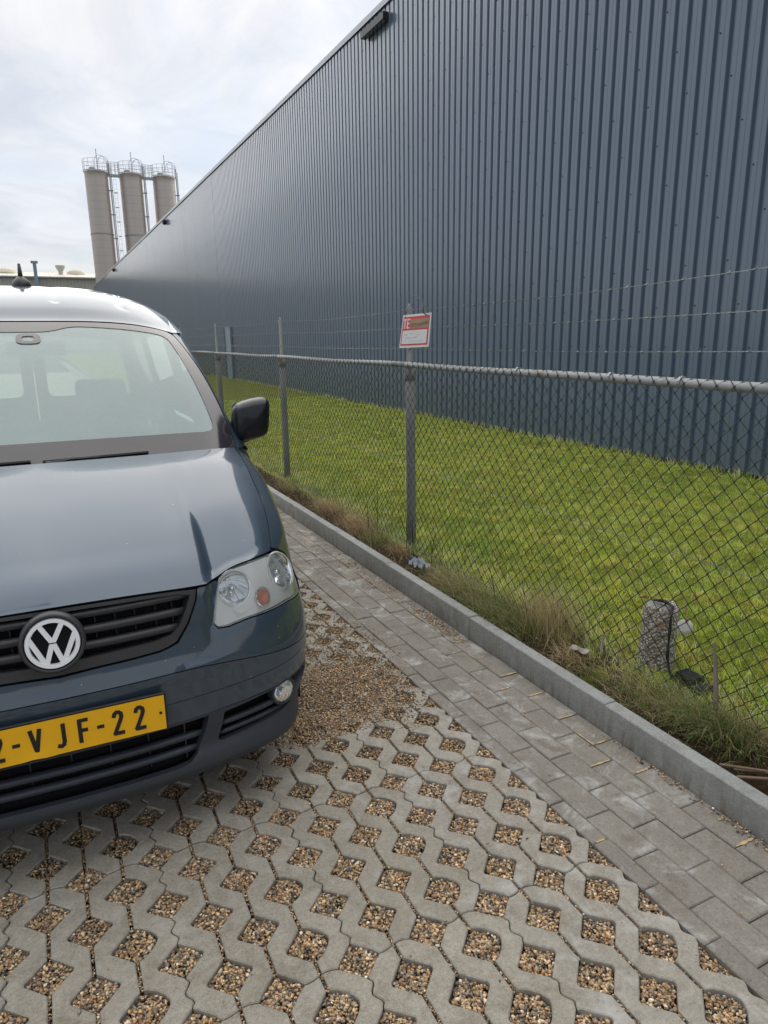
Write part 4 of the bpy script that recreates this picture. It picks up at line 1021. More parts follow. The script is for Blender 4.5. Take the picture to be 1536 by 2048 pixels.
for i,(x,y,z) in enumerate(mb.v):
    a=math.atan2(y,x); k=1+.03*math.sin(a*3+z*9)+.02*math.sin(a*7); v.append((x*k,y*k,z+(.01*math.sin(a*2+1) if z>.29 else 0)))
mb.v=v; mb.build('shaft',m_stub(),sb,smooth=True)
mb=MB(); mb.lathe([(.060,.319),(.05,.324),(0,.326)],(-.004,0,0),18); mb.build('cap',MT['kerb'],sb)
cb=MB()
for q in range(4):
    o=random.uniform(-.006,.006)
    cb.tube([(-.02+o,.03,.335),(.0,-.02,.342+o),(-.01+o,-.07,.335),(-.045,-.095,.30+o),(-.05+o,-.10,.25),(-.055,-.105+o,.12),(-.06+o,-.13,.06),(-.07,-.17,.03)],.0042,6)
tagit(cb.build('cable',MT['black']),label='black cables looped over the top of the concrete stub',cat='cable').location=(2.36,2.06,.06)
mb=MB(); mb.lathe([(0,.0),(.032,.004),(.033,.010),(.024,.016),(0,.018)],(0,0,0),16,(-1,-.35,.8))
tagit(mb.build('lid',simple('dirty_white_plastic',(.38,.38,.35),.5)),label='small white round cap hanging in the mesh beside the stub',cat='cap').location=(2.27,1.85,.37)
mb=MB(); mb.box((-.04,-.05,0),(.03,.04,.045)); bevbox(mb,-.05,.02,-.11,-.055,0,.03,.004)
tagit(mb.build('junction_box',MT['black']),label='small black box on the grass at the stub foot',cat='box').location=(2.34,1.86,.095)
def leaf(loc,s,rot,label):
    mb=MB(); n=6; v=[(0,0,0)]
    pts=[(.0,-.5),(.25,-.3),(.48,-.35),(.42,-.05),(.6,.1),(.3,.25),(.2,.55),(0,.42),(-.2,.55),(-.3,.25),(-.6,.1),(-.42,-.05),(-.48,-.35),(-.25,-.3)]
    v+= [(x*s,y*s,.35*s*(x*x+y*y)+.06*s*math.sin(x*9)) for x,y in pts]; k=len(pts)
    f=[(0,1+i,1+(i+1)%k) for i in range(k)]; v2=[(x,y,z-.0012) for x,y,z in v]
    mb.add(v,f); mb.add(v2,[(a,c,b) for a,b,c in f]); mb.tube([(0,-.5*s,0),(0,-1.1*s,.1*s)],.0009,4)
    o=mb.build('dried_leaf',MT['rust']); o.location=loc; o.rotation_euler=rot
    return tagit(o,label=label,cat='leaf',group='dried leaves around the concrete stub')
leaf((2.235,1.79,.53),.045,(1.2,.3,.5),'upper curled brown leaf caught in the mesh right of the stub')
leaf((2.235,1.83,.475),.036,(1.5,-.4,.9),'middle brown leaf caught in the mesh right of the stub')
leaf((2.235,1.82,.42),.028,(1.1,.8,0),'lowest brown leaf caught in the mesh right of the stub')
leaf((2.235,1.95,.35),.035,(1.4,.2,2),'brown leaf stuck in the mesh in front of the cables on the stub')
leaf((2.34,2.05,.41),.055,(.3,.2,1),'crumpled brown leaf lying on top of the stub')
leaf((2.32,2.12,.40),.03,(.8,.1,2.4),'smaller dark leaf on the far side of the stub top')
leaf((2.16,2.38,.11),.035,(.4,.6,2),'brown leaf on the soil left of the stub by the paper')
# dry stick, twigs, black stalks
st=MB(); st.tube([(0,0,0),(.0,.01,.12),(.01,.035,.25),(.005,.05,.34)],[.011,.010,.008,.005],8)
tagit(st.build('stick',simple('bare_bark',(.20,.17,.14),.85,var=.3,scale=80)),label='grey brown broken stick leaning on the mesh right of the stub',cat='stick').location=(2.185,1.60,.06)
for i,(a,b,c,lb) in enumerate((((1.985,1.42,.075),(2.08,1.29,.095),(2.26,1.10,.09),'long pale twig lying in the dark hollow behind the kerb'),((1.97,1.34,.08),(2.07,1.24,.10),(2.2,1.12,.08),'reddish twig crossing the hollow nearest the camera'),((2.04,1.40,.05),(2.07,1.30,.09),(2.13,1.22,.14),'short twig poking from the soil in the hollow'))):
    mb=MB(); mb.tube([Vector(a)-Vector(a),Vector(b)-Vector(a),Vector(c)-Vector(a)],[.006,.005,.003],6); tagit(mb.build('twig',MT['twig']),label=lb,cat='twig',group='twigs in the hollow behind the kerb').location=a
for i,(x,y,h,dx,dy,lb) in enumerate(((2.15,4.73,.33,0,.05,'thin black stalk standing furthest left in the withered clump'),(2.16,4.60,.42,.02,.03,'tallest black stalk left of the sign post'),(2.15,4.10,.30,.03,.07,'black stalk leaning at the foot of the sign post'),(2.14,3.98,.33,-.02,-.03,'black forked stalk just right of the sign post'),(2.13,3.72,.26,.0,-.05,'black stalk beside the plastic wrapper'),(2.14,3.0,.26,-.03,.05,'black stalk rising out of the dark green tuft'),(2.14,2.72,.24,-.02,.03,'black stalk in front of the upright straw tuft'))):
    mb=MB(); mb.tube([(0,0,0),(dx*.5,dy*.3,h*.5),(dx,dy,h)],[.003,.0022,.001],5); mb.tube([(dx*.4,dy*.25,h*.4),(dx*.4-.01,dy+.04,h*.8)],[.0018,.0008],4)
    tagit(mb.build('stalk',MT['black']),label=lb,cat='stalk',group='black stalks along the fence foot').location=(x,y,.08)
# crumpled wrapper
mb=MB(); n=9; v=[]
for i in range(n):
    for j in range(n):
        v.append(((i/8-.5)*.09+.01*math.sin(j*3),(j/8-.5)*.17+.01*math.sin(i*4),.03+.022*math.sin(i*2.3+j*1.9)+.015*math.sin(i*5-j*3)))
mb.add(v,[(i*n+j,(i+1)*n+j,(i+1)*n+j+1,i*n+j+1) for i in range(n-1) for j in range(n-1)])
wp=empty('wrapper',(2.06,3.76,.09),label='crumpled clear plastic wrapper with blue print beside the kerb',cat='wrapper')
mb.build('film',MT['plastic'],wp,smooth=True)
mb=MB(); mb.add([(v[i][0]-.003,v[i][1],v[i][2]+.003) for i in (30,31,32,39,40,41,48,49,50)],[(0,3,4,1),(1,4,5,2),(3,6,7,4),(4,7,8,5)]); mb.build('blue_print',MT['bluep'],wp)
for loc,sz,lb in (((2.12,2.30,.115),(.05,.09),'flat scrap of white paper on the soil left of the stub'),((2.2,2.24,.10),(.012,.008),'thin white strip standing upright left of the stub')):
    mb=MB()
    if sz[0]>.02:
        v=[(x*sz[0],y*sz[1],.01*math.sin(x*7+y*5)) for y in (-.5,-.2,.1,.5) for x in (-.5,0,.5)]; mb.add(v,[(3*j+i,3*j+i+1,3*j+i+4,3*j+i+3) for j in range(3) for i in range(2)]); mb.add([(a,b,c-.001) for a,b,c in v],[(3*j+i+3,3*j+i+4,3*j+i+1,3*j+i) for j in range(3) for i in range(2)])
    else: mb.tube([(0,0,0),(.004,.003,.05),(0,0,.10)],[.006,.007,.004],5)
    tagit(mb.build('paper_scrap',simple('dirty_paper',(.36,.34,.30),.8)),label=lb,cat='litter').location=loc
# ================= VAN =================
van=empty('van',(-.055,2.0,0),label='dark blue-grey panel van parked nose-on at the left with yellow plate',cat='van')
HMX=lambda s:hfz(s)
def cr_z(s): return .575-.07*sst((abs(s)-.3)/.6)
def both(name,outline,f,m,step=.03,holes=(),**k):
    a=panel(name,outline,f,m,van,step,holes,**k); b=panel(name,outline,f,m,van,step,holes,mirror=True,**k); return a,b
GX=.0016
# hood
hs=[i/24 for i in range(25)]
lo=.006
panel('bonnet',[(-1,0.0),(-.5,0),(0,0),(.5,0),(1,0),(1,.25),(1,.5),(1,.75),(1,1),(.5,1),(0,1),(-.5,1),(-1,1),(-1,.75),(-1,.5),(-1,.25)],lambda p,t: hood(p*.9965,.004+.992*t),MT['paint'],van,.030,sc=(.8,1.0),thick=.018,rimmat=MT['dark'])
# backing shell so panel gaps read dark
LAMP=[(.474,.669),(.463,.683),(.472,.715),(.493,.77),(.518,.812),(.568,.827),(.653,.832),(.793,.828),(.90,.812),(.965,.79),(.995,.755),(.995,.70),(.965,.662),(.926,.650),(.787,.669),(.666,.671),(.583,.671),(.507,.665)]
def grow(poly,d):
    c=inset(poly,-d); return c
LAMPO=inset(LAMP,-.004) if sum((LAMP[i][0]*LAMP[(i+1)%len(LAMP)][1]-LAMP[(i+1)%len(LAMP)][0]*LAMP[i][1]) for i in range(len(LAMP)))>0 else inset(LAMP,.004)
GR_R=[(.333,.660),(.371,.705),(.408,.774),(.416,.806)]
top=[(s,hfz(s)-.0035) for s in (.43,.45,.475,.50)]
# nose skin: from crease up to bonnet/lamp, on each side of the grille
def up(sgn):
    o=[(0,.577)]+[(s,cr_z(s)+.0018) for s in (.1,.2,.3,.4,.5,.6,.7,.8,.9,1.0,1.05)]+[(1.05,.63),(1.03,.645)]
    o+=[(.930,.645),(.787,.6645),(.666,.6665),(.583,.6665),(.507,.660),(.470,.6645),(.4585,.682),(.468,.716),(.489,.771),(.506,.804)]
    o+=[(.49,hfz(.49)-.004),(.47,hfz(.47)-.004),(.45,hfz(.45)-.004),(.43,hfz(.43)-.004),(.4185,.807)]
    o+=[(.411,.774),(.3735,.704),(.336,.6575),(.305,.648),(.277,.6425),(.19,.639),(.107,.6375),(0,.632)]
    return o
both('nose_panel',up(1),fascia,MT['paint'],.022,thick=.014,rimmat=MT['dark'])
SS=[1.05,.95,.9,.8,.7,.6,.5,.4,.3,.2,.1,0,-.1,-.2,-.3,-.4,-.5,-.6,-.7,-.8,-.9,-.95,-1.05]
pl=[(s,cr_z(s)-.0012) for s in SS]+[(s,.4725) for s in SS[::-1]]
panel('bumper_upper',pl,fascia,MT['paint'],van,.026,thick=.012,rimmat=MT['dark'])
def lowz(s): 
    a=abs(s); return .402 if a<.43 else .404
pl=[(s,.4705) for s in SS]+[(s,lowz(s)) for s in SS[::-1]]
panel('bumper_lower',pl,fascia,MT['paint'],van,.026,thick=.012,rimmat=MT['dark'])
CO=[(-.409,.392),(-.395,.34),(-.362,.272),(-.335,.252),(-.30,.2465),(0,.2465),(.30,.2465),(.335,.252),(.362,.272),(.395,.34),(.409,.392)]
SO=[(.462,.386),(.452,.345),(.436,.296),(.445,.286),(.52,.288),(.60,.290),(.697,.294),(.80,.318),(.86,.345),(.885,.372),(.86,.390),(.80,.397),(.70,.397),(.60,.394)]
SOm=[(-x,y) for x,y in SO]
pl=[(s,.4015) for s in SS]+[(s,.195) for s in SS[::-1]]
panel('bumper_grille',pl,fascia,MT['trim'],van,.022,holes=(CO,SO,SOm),thick=.03)
panel('undertray',[(-1.05,.16),(1.05,.16),(1.05,.196),(-1.05,.196)],lambda s,z:fascia(s,z)*np.array([1,1,1])+np.array([0,(.196-z)*4,0]),MT['trim'],van,.05,thick=0)
# dark cavity behind openings
panel('bumper_core',[(-1.04,.17),(1.04,.17),(1.04,.66),(-1.04,.66)],lambda s,z:fascia(s,z)+np.array([0,.052,0])*np.array([1,1,1])-np.array([fascia(s,z)[0]*.05,0,0]),MT['dark'],van,.06,thick=0)
panel('grille_core',[(-.45,.62),(.45,.62),(.45,.80),(-.45,.80)],lambda s,z:fascia(s,z)+np.array([0,.055,0]),MT['dark'],van,.05,thick=0)
def slat(name,s0,s1,zc,hh,m,depth=.012,back=.03,tilt=0.,n=24,zf=None):
    mb=MB(); pr=[(.0,-hh*.5,0),(-depth*.7,-hh*.30,0),(-depth,0,0),(-depth*.8,hh*.3,0),(back*.3,hh*.5,0),(back,hh*.30,0),(back,-hh*.5,0)]; k=len(pr); v=[]
    for i in range(n+1):
        s=s0+(s1-s0)*i/n; z0=zc if zf is None else zf(s)
        e=min(1,(i+.3)/1.5,(n-i+.3)/1.5)
        for dy,dz,_ in pr:
            P=fascia(s,z0); v.append((P[0],P[1]+.014+dy*e,z0+dz))
    f=[(i*k+j,(i+1)*k+j,(i+1)*k+(j+1)%k,i*k+(j+1)%k) for i in range(n) for j in range(k)]+[tuple(range(k)),tuple(n*k+j for j in range(k-1,-1,-1))]
    mb.add(v,f); return mb.build(name,m,van,smooth=True)
for zc,s1 in ((.332,.388),(.287,.368)): slat('lower_slat',-s1,s1,zc,.020,MT['trim'],.004,.03)
for sg_ in (1,-1):
    slat('side_slat',sg_*.455,sg_*.665,.338,.016,MT['trim'],.002,.03,n=12); slat('side_slat',sg_*.447,sg_*.80,.304,.012,MT['trim'],.0,.03,n=14)
mb=MB()
for x in (-.33,-.22,-.11,0,.11,.22,.33): mb.box((x-.002,.045,.25),(x+.002,.052,.395))
mb.build('lower_grille_ribs',MT['trim'],van)
# upper grille
OG=[(-.4145,.8045),(-.4065,.774),(-.3695,.706),(-.3315,.6615),(-.305,.652),(-.277,.6465),(-.19,.643),(-.107,.6415),(0,.6365),(.107,.6415),(.19,.643),(.277,.6465),(.305,.652),(.3315,.6615),(.3695,.706),(.4065,.774),(.4145,.8045)]
OG=OG+[(s,hfz(s)-.006) for s in (.35,.25,.15,.05,-.05,-.15,-.25,-.35)]
IG=[(-.392,.792),(-.376,.757),(-.346,.706),(-.318,.684),(-.27,.676),(0,.668),(.27,.676),(.318,.684),(.346,.706),(.376,.757),(.392,.792)]+[(s,hfz(s)-.016) for s in (.35,.25,.1,0,-.1,-.25,-.35)]
panel('grille_frame',OG,lambda s,z:fascia(s,z)+np.array([0,.006,0]),MT['slat'],van,.018,holes=(IG,),thick=.045)
slat('grille_slat',-.388,.388,.793,.021,MT['slat'],.004,.030)
slat('grille_slat',-.366,.366,.747,.023,MT['slat'],.004,.030)
slat('grille_slat',-.340,.340,.702,.023,MT['slat'],.004,.030)
mb=MB()
for x in (-.33,-.28,-.22,-.165,-.11,.11,.165,.22,.28,.33):
    y=fascia(x,.74)[1]; mb.add([(x-.0015,y+.04,.675),(x+.0015,y+.04,.675),(x+.0015,y+.05,.80),(x-.0015,y+.05,.80),(x-.0015,y+.055,.675),(x+.0015,y+.055,.675),(x+.0015,y+.065,.80),(x-.0015,y+.065,.80)],[(0,1,2,3),(1,5,6,2),(4,0,3,7)])
mb.build('grille_ribs',MT['trim'],van)
# emblem: ring with V over W
ec=Vector((-.005,-.022,.747)); eax=Vector((0,-1,.16)).normalized(); eu=Vector((1,0,0)); ev=Vector((0,.16,1)).normalized()
em=empty('emblem',tuple(ec)); em.parent=van
def EP(x,y,d=0): p=eu*x*.0705+ev*y*.0705+eax*d; return (p.x,p.y,p.z)
mb=MB(); mb.lathe([(.085,-.03),(.085,.000),(.081,.007),(.076,.009),(.073,.006)],(0,0,0),48,eax); mb.build('emblem_base',MT['slat'],em,smooth=True); MB().lathe([(.0735,.006),(.072,.0012),(0,.0012)],(0,0,0),48,eax).build('emblem_disc',MT['dark'],em)
def ering(r0,r1,d0,d1,n=56):
    mb=MB(); v=[]
    for k in range(n):
        a=2*PI*k/n; c,s=math.cos(a),math.sin(a)
        v+=[EP(c*r0,s*r0,d0),EP(c*(r0+.03),s*(r0+.03),d1),EP(c*(r1-.03),s*(r1-.03),d1),EP(c*r1,s*r1,d0)]
    f=[(4*k+j,4*((k+1)%n)+j,4*((k+1)%n)+j+1,4*k+j+1) for k in range(n) for j in range(3)]; return mb.add(v,f)
ering(.80,1.,.001,.009).build('emblem_ring',MT['satin'],em)
def stroke(pts,w,d,th=.0075,clip=None):
    mb=MB(); P=[Vector((*p,0)) for p in pts]; n=len(P); Lf=[];Rt=[]
    for i in range(n):
        if i==0: t=(P[1]-P[0]).normalized(); m=Vector((-t.y,t.x,0)); k=1
        elif i==n-1: t=(P[-1]-P[-2]).normalized(); m=Vector((-t.y,t.x,0)); k=1
        else:
            t1=(P[i]-P[i-1]).normalized(); t2=(P[i+1]-P[i]).normalized(); m=Vector((-(t1+t2).y,(t1+t2).x,0)).normalized(); k=1/max(.3,m.dot(Vector((-t1.y,t1.x,0))))
        Lf.append(P[i]+m*w/2*k); Rt.append(P[i]-m*w/2*k)
    if clip:
        for A in (Lf,Rt):
            for p in A: p.y=max(clip[0],min(clip[1],p.y))
            for p in A:
                r=math.hypot(p.x,p.y)
                if r>.83: p.x*=.83/r; p.y*=.83/r
    v=[];f=[]
    for a,b in zip(Lf,Rt): v+=[EP(a.x,a.y,d),EP(b.x,b.y,d),EP(a.x,a.y,-.002),EP(b.x,b.y,-.002)]
    for i in range(n-1):
        q=4*i; f+=[(q,q+1,q+5,q+4),(q,q+4,q+6,q+2),(q+1,q+3,q+7,q+5)]
    f+=[(0,2,3,1),(4*n-4,4*n-3,4*n-1,4*n-2)]
    return mb.add(v,f)
# rebuild with trims
wm=MB()
def bar(a,b,w,d,ymax=9,ymin=-9):
    A=Vector(a);B=Vector(b);t=(B-A).normalized(); m=Vector((-t.y,t.x)); out=[]
    n=10
    v=[];f=[]
    for side in (1,-1):
        row=[]
        a2=A+m*w/2*side; b2=B+m*w/2*side
        # clip segment to y range and circle .84
        lo_,hi_=0.,1.
        for k in range(201):
            p=a2+(b2-a2)*(k/200)
            if p.y<=ymax and p.y>=ymin and p.length<=.84: lo_=k/200; break
        for k in range(200,-1,-1):
            p=a2+(b2-a2)*(k/200)
            if p.y<=ymax and p.y>=ymin and p.length<=.84: hi_=k/200; break
        out+= [a2+(b2-a2)*lo_,a2+(b2-a2)*hi_]
    P=[out[0],out[2],out[3],out[1]]
    v=[EP(p.x,p.y,d) for p in P]+[EP(p.x,p.y,0) for p in P]
    wm.add(v,[(0,1,2,3),(0,4,5,1),(1,5,6,2),(2,6,7,3),(3,7,4,0)])
bar((-.98,.66),(-.26,-.92),.185,.0080); bar((-.345,-.95),(.010,.10),.185,.0082,ymax=-.005); bar((-.010,.10),(.345,-.95),.185,.0084,ymax=-.005); bar((.26,-.92),(.98,.66),.185,.0078)
wm.build('letter_w',MT['satin'],em)
wm=MB(); bar((-.50,.94),(.08,-.13),.185,.0080,ymin=.045); bar((-.08,-.13),(.50,.94),.185,.0083,ymin=.045)
wm.build('letter_v',MT['satin'],em)
# number plate
np_=empty('number_plate',(.008,-.034,.4725)); np_.parent=van
PW_,PH=.260,.0555
mb=MB(); bevbox(mb,-PW_-.006,PW_+.006,-PH-.006,PH+.006,0,.010,.002); pbk=mb.build('plate_holder',MT['black'],np_); 
pbk.rotation_euler=(PI/2,0,0); pbk.location=(0,.010,0)
nxx=30; v=[];f=[]
def pz(x,y): # dent at the lower edge left of centre
    return .0115+.004*math.exp(-((x+.10)/.03)**2-((y+.055)/.02)**2)+.002*math.exp(-((x+.06)/.015)**2-((y+.055)/.02)**2)
for j in range(9):
    for i in range(nxx+1):
        x=-PW_+2*PW_*i/nxx; y=-PH+2*PH*j/8; yy=y+(.004*math.exp(-((x+.10)/.02)**2) if j==0 else 0); v.append((x,-pz(x,y)+.010,yy))
for j in range(8):
    for i in range(nxx): a=j*(nxx+1)+i; f.append((a,a+1,a+nxx+2,a+nxx+1))
MB().add(v,f).build('plate_face',MT['plate'],np_,smooth=True)
MB().box((-PW_+.003,-.0022,-PH+.003),(-PW_+.040,-.0008,PH-.003)).build('blue_band',MT['blue'],np_)
CH={'2':[(-.50,.62),(-.40,.86),(-.15,1.),(.15,.98),(.42,.82),(.46,.55),(.30,.22),(-.05,-.28),(-.52,-.96),(-.50,-1.),(.58,-1.)],
'V':[(-.55,1.),(0,-1.),(.55,1.)],'J':[(.25,1.),(.25,-.55),(.12,-.86),(-.15,-.97),(-.5,-.90)],'-':[(-.32,0),(.32,0)]}
def pstroke(mb,pts,cx,w=.0112,hx=.021,hy=.0335,ww=None,n=0):
    P=[Vector((cx+x*hx,0,y*hy)) for x,y in pts]
    for i in range(len(P)-1):
        a,b=P[i],P[i+1]; t=(b-a).normalized(); m_=Vector((-t.z,0,t.x))*w/2; d=-.0026-.00012*i
        e=t*w*.28
        A=[a-e+m_,a-e-m_,b+e-m_,b+e+m_]
        mb.add([(p.x,d,p.z) for p in A]+[(p.x,0,p.z) for p in A],[(0,1,2,3),(0,4,5,1),(1,5,6,2),(2,6,7,3),(3,7,4,0)])
for ch,cx in (('2',-.183),('-',-.137),('V',-.088),('J',-.022),('F',.035),('-',.080),('2',.128),('2',.188)):
    mb=MB()
    if ch=='F':
        pstroke(mb,[(-.45,1.),(-.45,-1.)],cx); mb2=MB(); pstroke(mb2,[(-.45,.98),(.5,.98)],cx); pstroke(mb2,[(-.45,.05),(.4,.05)],cx); mb.add([(x,y-.0002,z) for x,y,z in mb2.v],mb2.f)
    else: pstroke(mb,CH[ch],cx,w=.0112 if ch!='-' else .0105)
    mb.build('plate_character',MT['ink'],np_)
for x in (.247,-.210): MB().lathe([(.0045,0),(.0045,.0015),(0,.0018)],(x,-.002,0),12,(0,-1,0)).build('plate_rivet',MT['ink'],np_)
# ---- headlamps ----
def inoff(d): return lambda s,z: fascia(s,z)+foff(s,z)*d
def foff(s,z):
    e=1e-3; a=fascia(s,z); dx=fascia(s+e,z)-fascia(s-e,z); dy=fascia(s,z+e)-fascia(s,z-e); n=np.cross(dx,dy); n/=np.linalg.norm(n); return -n if n[1]<0 else n
def lampset(sgn):
    h=empty('headlamp',(0,0,0)); h.parent=van
    mir=sgn<0
    f0=fascia
    def K(o): o.parent=h; return o
    K(panel('headlamp_lens',LAMP,f0,MT['lens'],van,.022,thick=.006,mirror=mir,off=.001))
    bowls=[(.566,.768,.056),(.838,.760,.066)]; ind=(.672,.716,.033)
    hole=lambda s,z,r: [(s+r*math.cos(a),z+r*.86*math.sin(a)) for a in [2*PI*k/24 for k in range(24)]]
    LI=inset(LAMP,.003) if sum((LAMP[i][0]*LAMP[(i+1)%len(LAMP)][1]-LAMP[(i+1)%len(LAMP)][0]*LAMP[i][1]) for i in range(len(LAMP)))>0 else inset(LAMP,-.003)
    K(panel('headlamp_housing',LI,inoff(.016),MT['housing'],van,.016,holes=[hole(*bowls[0]),hole(*bowls[1]),hole(*ind)],thick=.02,mirror=mir))
    K(panel('headlamp_seal',LAMPO,inoff(.010),MT['black'],van,.02,holes=[LAMP],thick=.012,mirror=mir))
    K(panel('headlamp_back',LI,inoff(.075),MT['housing'],van,.03,thick=0,mirror=mir))
    # visible well walls sloping under the bowls
    for s,z,r in bowls:
        c=inoff(.014)(s,z); n=foff(s,z)*.75+np.array([0,1,0])*.25; n/=np.linalg.norm(n)
        if mir: c[0]*=-1;n[0]*=-1
        rr=r*1.02
        mb=MB(); mb.lathe([(rr*1.0,-.004),(rr*1.02,-.006),(rr*.99,-.007),(rr*.93,.004),(rr*.8,.020),(rr*.6,.034),(rr*.36,.043),(rr*.24,.046),(0,.046)],c,32,tuple(n)); K(mb.build('reflector',MT['reflector'],van,smooth=True))
        mb=MB(); mb.lathe([(rr*1.03,-.005),(rr*1.07,-.007),(rr*1.10,-.003),(rr*1.04,.004)],c,32,tuple(n)); K(mb.build('bezel',MT['satin'],van,smooth=True))
        cc=c+n*.016; mb=MB(); mb.lathe([(0,-.014),(.012,-.012),(.015,-.004),(.015,.006),(.008,.030)],cc,14,tuple(n)); K(mb.build('bulb_cap',MT['chrome'],van,smooth=True))
        mb=MB()
        for k in range(7):
            a=-1.2+2.4*k/6; mb.tube([(c[0]+math.sin(a)*rr*.75,c[1]+n[1]*.012,c[2]-rr*.72*math.cos(a)+.0),(c[0]+math.sin(a)*rr*.35,c[1]+n[1]*.036,c[2]-rr*.30*math.cos(a))],.0012,4)
        K(mb.build('reflector_flute',MT['satin'],van))
    s,z,r=ind; c=inoff(.012)(s,z); n=foff(s,z)
    if mir: c[0]*=-1;n[0]*=-1
    mb=MB(); mb.lathe([(r*1.05,-.002),(r*1.08,-.003),(r*.95,.004),(r*.7,.022),(0,.03)],c,24,tuple(n)); K(mb.build('indicator_bowl',MT['chrome'],van,smooth=True))
    mb=MB(); mb.lathe([(r*.84,.0),(r*.70,-.001),(r*.5,.006),(0,.008)],c,20,tuple(n)); v=[]
    K(mb.build('indicator_bulb',MT['amber'],van,smooth=True))
    # the deep recess round the two bowls
    return h
lampset(1); lampset(-1)
# fog lamps
for sg_ in (1,-1):
    c=fascia(.707,.362); n=foff(.707,.362)*.6+np.array([-.0,1,0])*.4; n/=np.linalg.norm(n); c=c+n*.004
    if sg_<0: c[0]*=-1;n[0]*=-1
    h=empty('fog_lamp',tuple(c)); h.parent=van
    MB().lathe([(.050,.03),(.050,-.002),(.047,-.005),(.042,-.003),(.042,.01)],(0,0,0),28,tuple(n)).build('fog_lamp_rim',MT['trim'],h,smooth=True)
    MB().lathe([(.041,.002),(.038,.014),(.026,.028),(0,.036)],(0,0,0),24,tuple(n)).build('fog_lamp_reflector',MT['reflector'],h,smooth=True)
    MB().lathe([(.0415,.001),(.036,-.006),(.02,-.010),(0,-.0115)],(0,0,0),24,tuple(n)).build('fog_lamp_lens',MT['lens'],h,smooth=True)
    MB().lathe([(.012,-.004),(.012,.02),(0,-.006)],(0,0,0),12,tuple(n)).build('fog_lamp_bulb',MT['chrome'],h,smooth=True)
# ---- wings ----
both('wing',[(.0,0),(.25,0),(.5,0),(.75,0),(1,0),(1,1),(1,2),(1,3),(1,4),(.5,4),(0,4),(0,3),(0,2),(0,1)],lambda t,w:fender(t,.012+w*.9955) if w<4 else fender(t,3.9999),MT['paint'],.03,sc=(.85,.2),thick=.012,rimmat=MT['dark'],cen=(0,1,.3))
# inner well and structural core under the skin (dark)
MB().box((-.66,.20,.30),(.66,1.6,.74)).build('engine_bay_core',MT['dark'],van)
MB().box((-.80,.30,.22),(.80,4.2,.30)).build('floor_pan',MT['dark'],van)
# scuttle and windscreen
panel('scuttle',[(-1,0),(1,0),(1,1),(-1,1)],lambda p,t: np.array([REAR(abs(p)*REAR.L)[0]*(1 if p>=0 else -1),(REAR(abs(p)*REAR.L)[1]+.003)*(1-t)+(WB(abs(p)*WB.L)[1]+.02)*t,(REAR(abs(p)*REAR.L)[2]-.016)*(1-t)+(WB(abs(p)*WB.L)[2]-.008)*t]),MT['black'],van,.05,sc=(.78,.08),thick=0)
WSO=[(x,y) for x,y in rounded([(-1,0),(1,0),(1,1),(-1,1)],.05,(.72,.75),5)]
TB=.075
WSI=rounded([(-.905,.115),(.905,.115),(.925,.93),(.30,.955),(.16,.90),(-.16,.90),(-.30,.955),(-.925,.93)],.05,(.72,.75),5)
panel('windscreen',WSO,lambda p,t:wscreen(p*.992,.004+.990*t),MT['wglass'],van,.05,sc=(.72,.75),thick=.005,off=.001)
panel('windscreen_border',WSO,lambda p,t:wscreen(p*.990,.006+.986*t),MT['frit'],van,.03,holes=(WSI,),sc=(.72,.75),thick=.0,off=.0035)
panel('windscreen_seal',rounded([(-1,0),(1,0),(1,1),(-1,1)],.02,(.72,.75),4),lambda p,t:wscreen(p*1.004,-.004+1.010*t),MT['black'],van,.03,holes=(rounded([(-.985,.012),(.985,.012),(.985,.985),(-.985,.985)],.05,(.72,.75),5),),sc=(.72,.75),thick=.02,off=-.003)
# rain sensor ring behind the glass
rs=MB(); n=28
c=wscreen(.045,.885); 
for k in range(n):
    a=2*PI*k/n
    for rr in (1,.5):
        x=.03+.070*rr*(abs(math.cos(a))**.6)*(1 if math.cos(a)>0 else -1); t=.83+.046*rr*(abs(math.sin(a))**.6)*(1 if math.sin(a)>0 else -1)
        P=wscreen(x,t)+np.array([0,-.003,.004]); rs.v.append(tuple(P))
rs.f=[(2*k,2*((k+1)%n),2*((k+1)%n)+1,2*k+1) for k in range(n)]
rs.build('sensor_ring',MT['frit'],van)
# wipers
for sg_,x0,x1,y0 in ((1,.02,.40,.0),(-1,-.58,-.02,.0)):
    w=empty('wiper',(0,0,0)); w.parent=van
    P=[tuple(wscreen(x/.80,.012+.006*i/6)+np.array([0,-.006,.008])) for i,x in enumerate([x0+(x1-x0)*k/6 for k in range(7)])]
    MB().tube(P,.006,5).build('wiper_blade',MT['black'],w)
    a=wscreen((x0+.02)/.8,.03)
    MB().tube([(x0+.02,.812,1.112),(x0+.10,.828,1.119),(x0+.2,.84,1.118)],[.009,.008,.004],6).build('wiper_arm',MT['black'],w)
    MB().lathe([(.014,-.02),(.014,.006),(.008,.011),(0,.012)],(x0+.02,.812,1.110),14).build('wiper_pivot',MT['black'],w,smooth=True)
# roof
panel('roof',[(-1,1.561),(-.5,1.561),(0,1.561),(.5,1.561),(1,1.561),(1,4.33),(-1,4.33)],roof,MT['paint'],van,.03,sc=(.7,1.),thick=.012,rimmat=MT['dark'],cen=(0,2.6,.8))
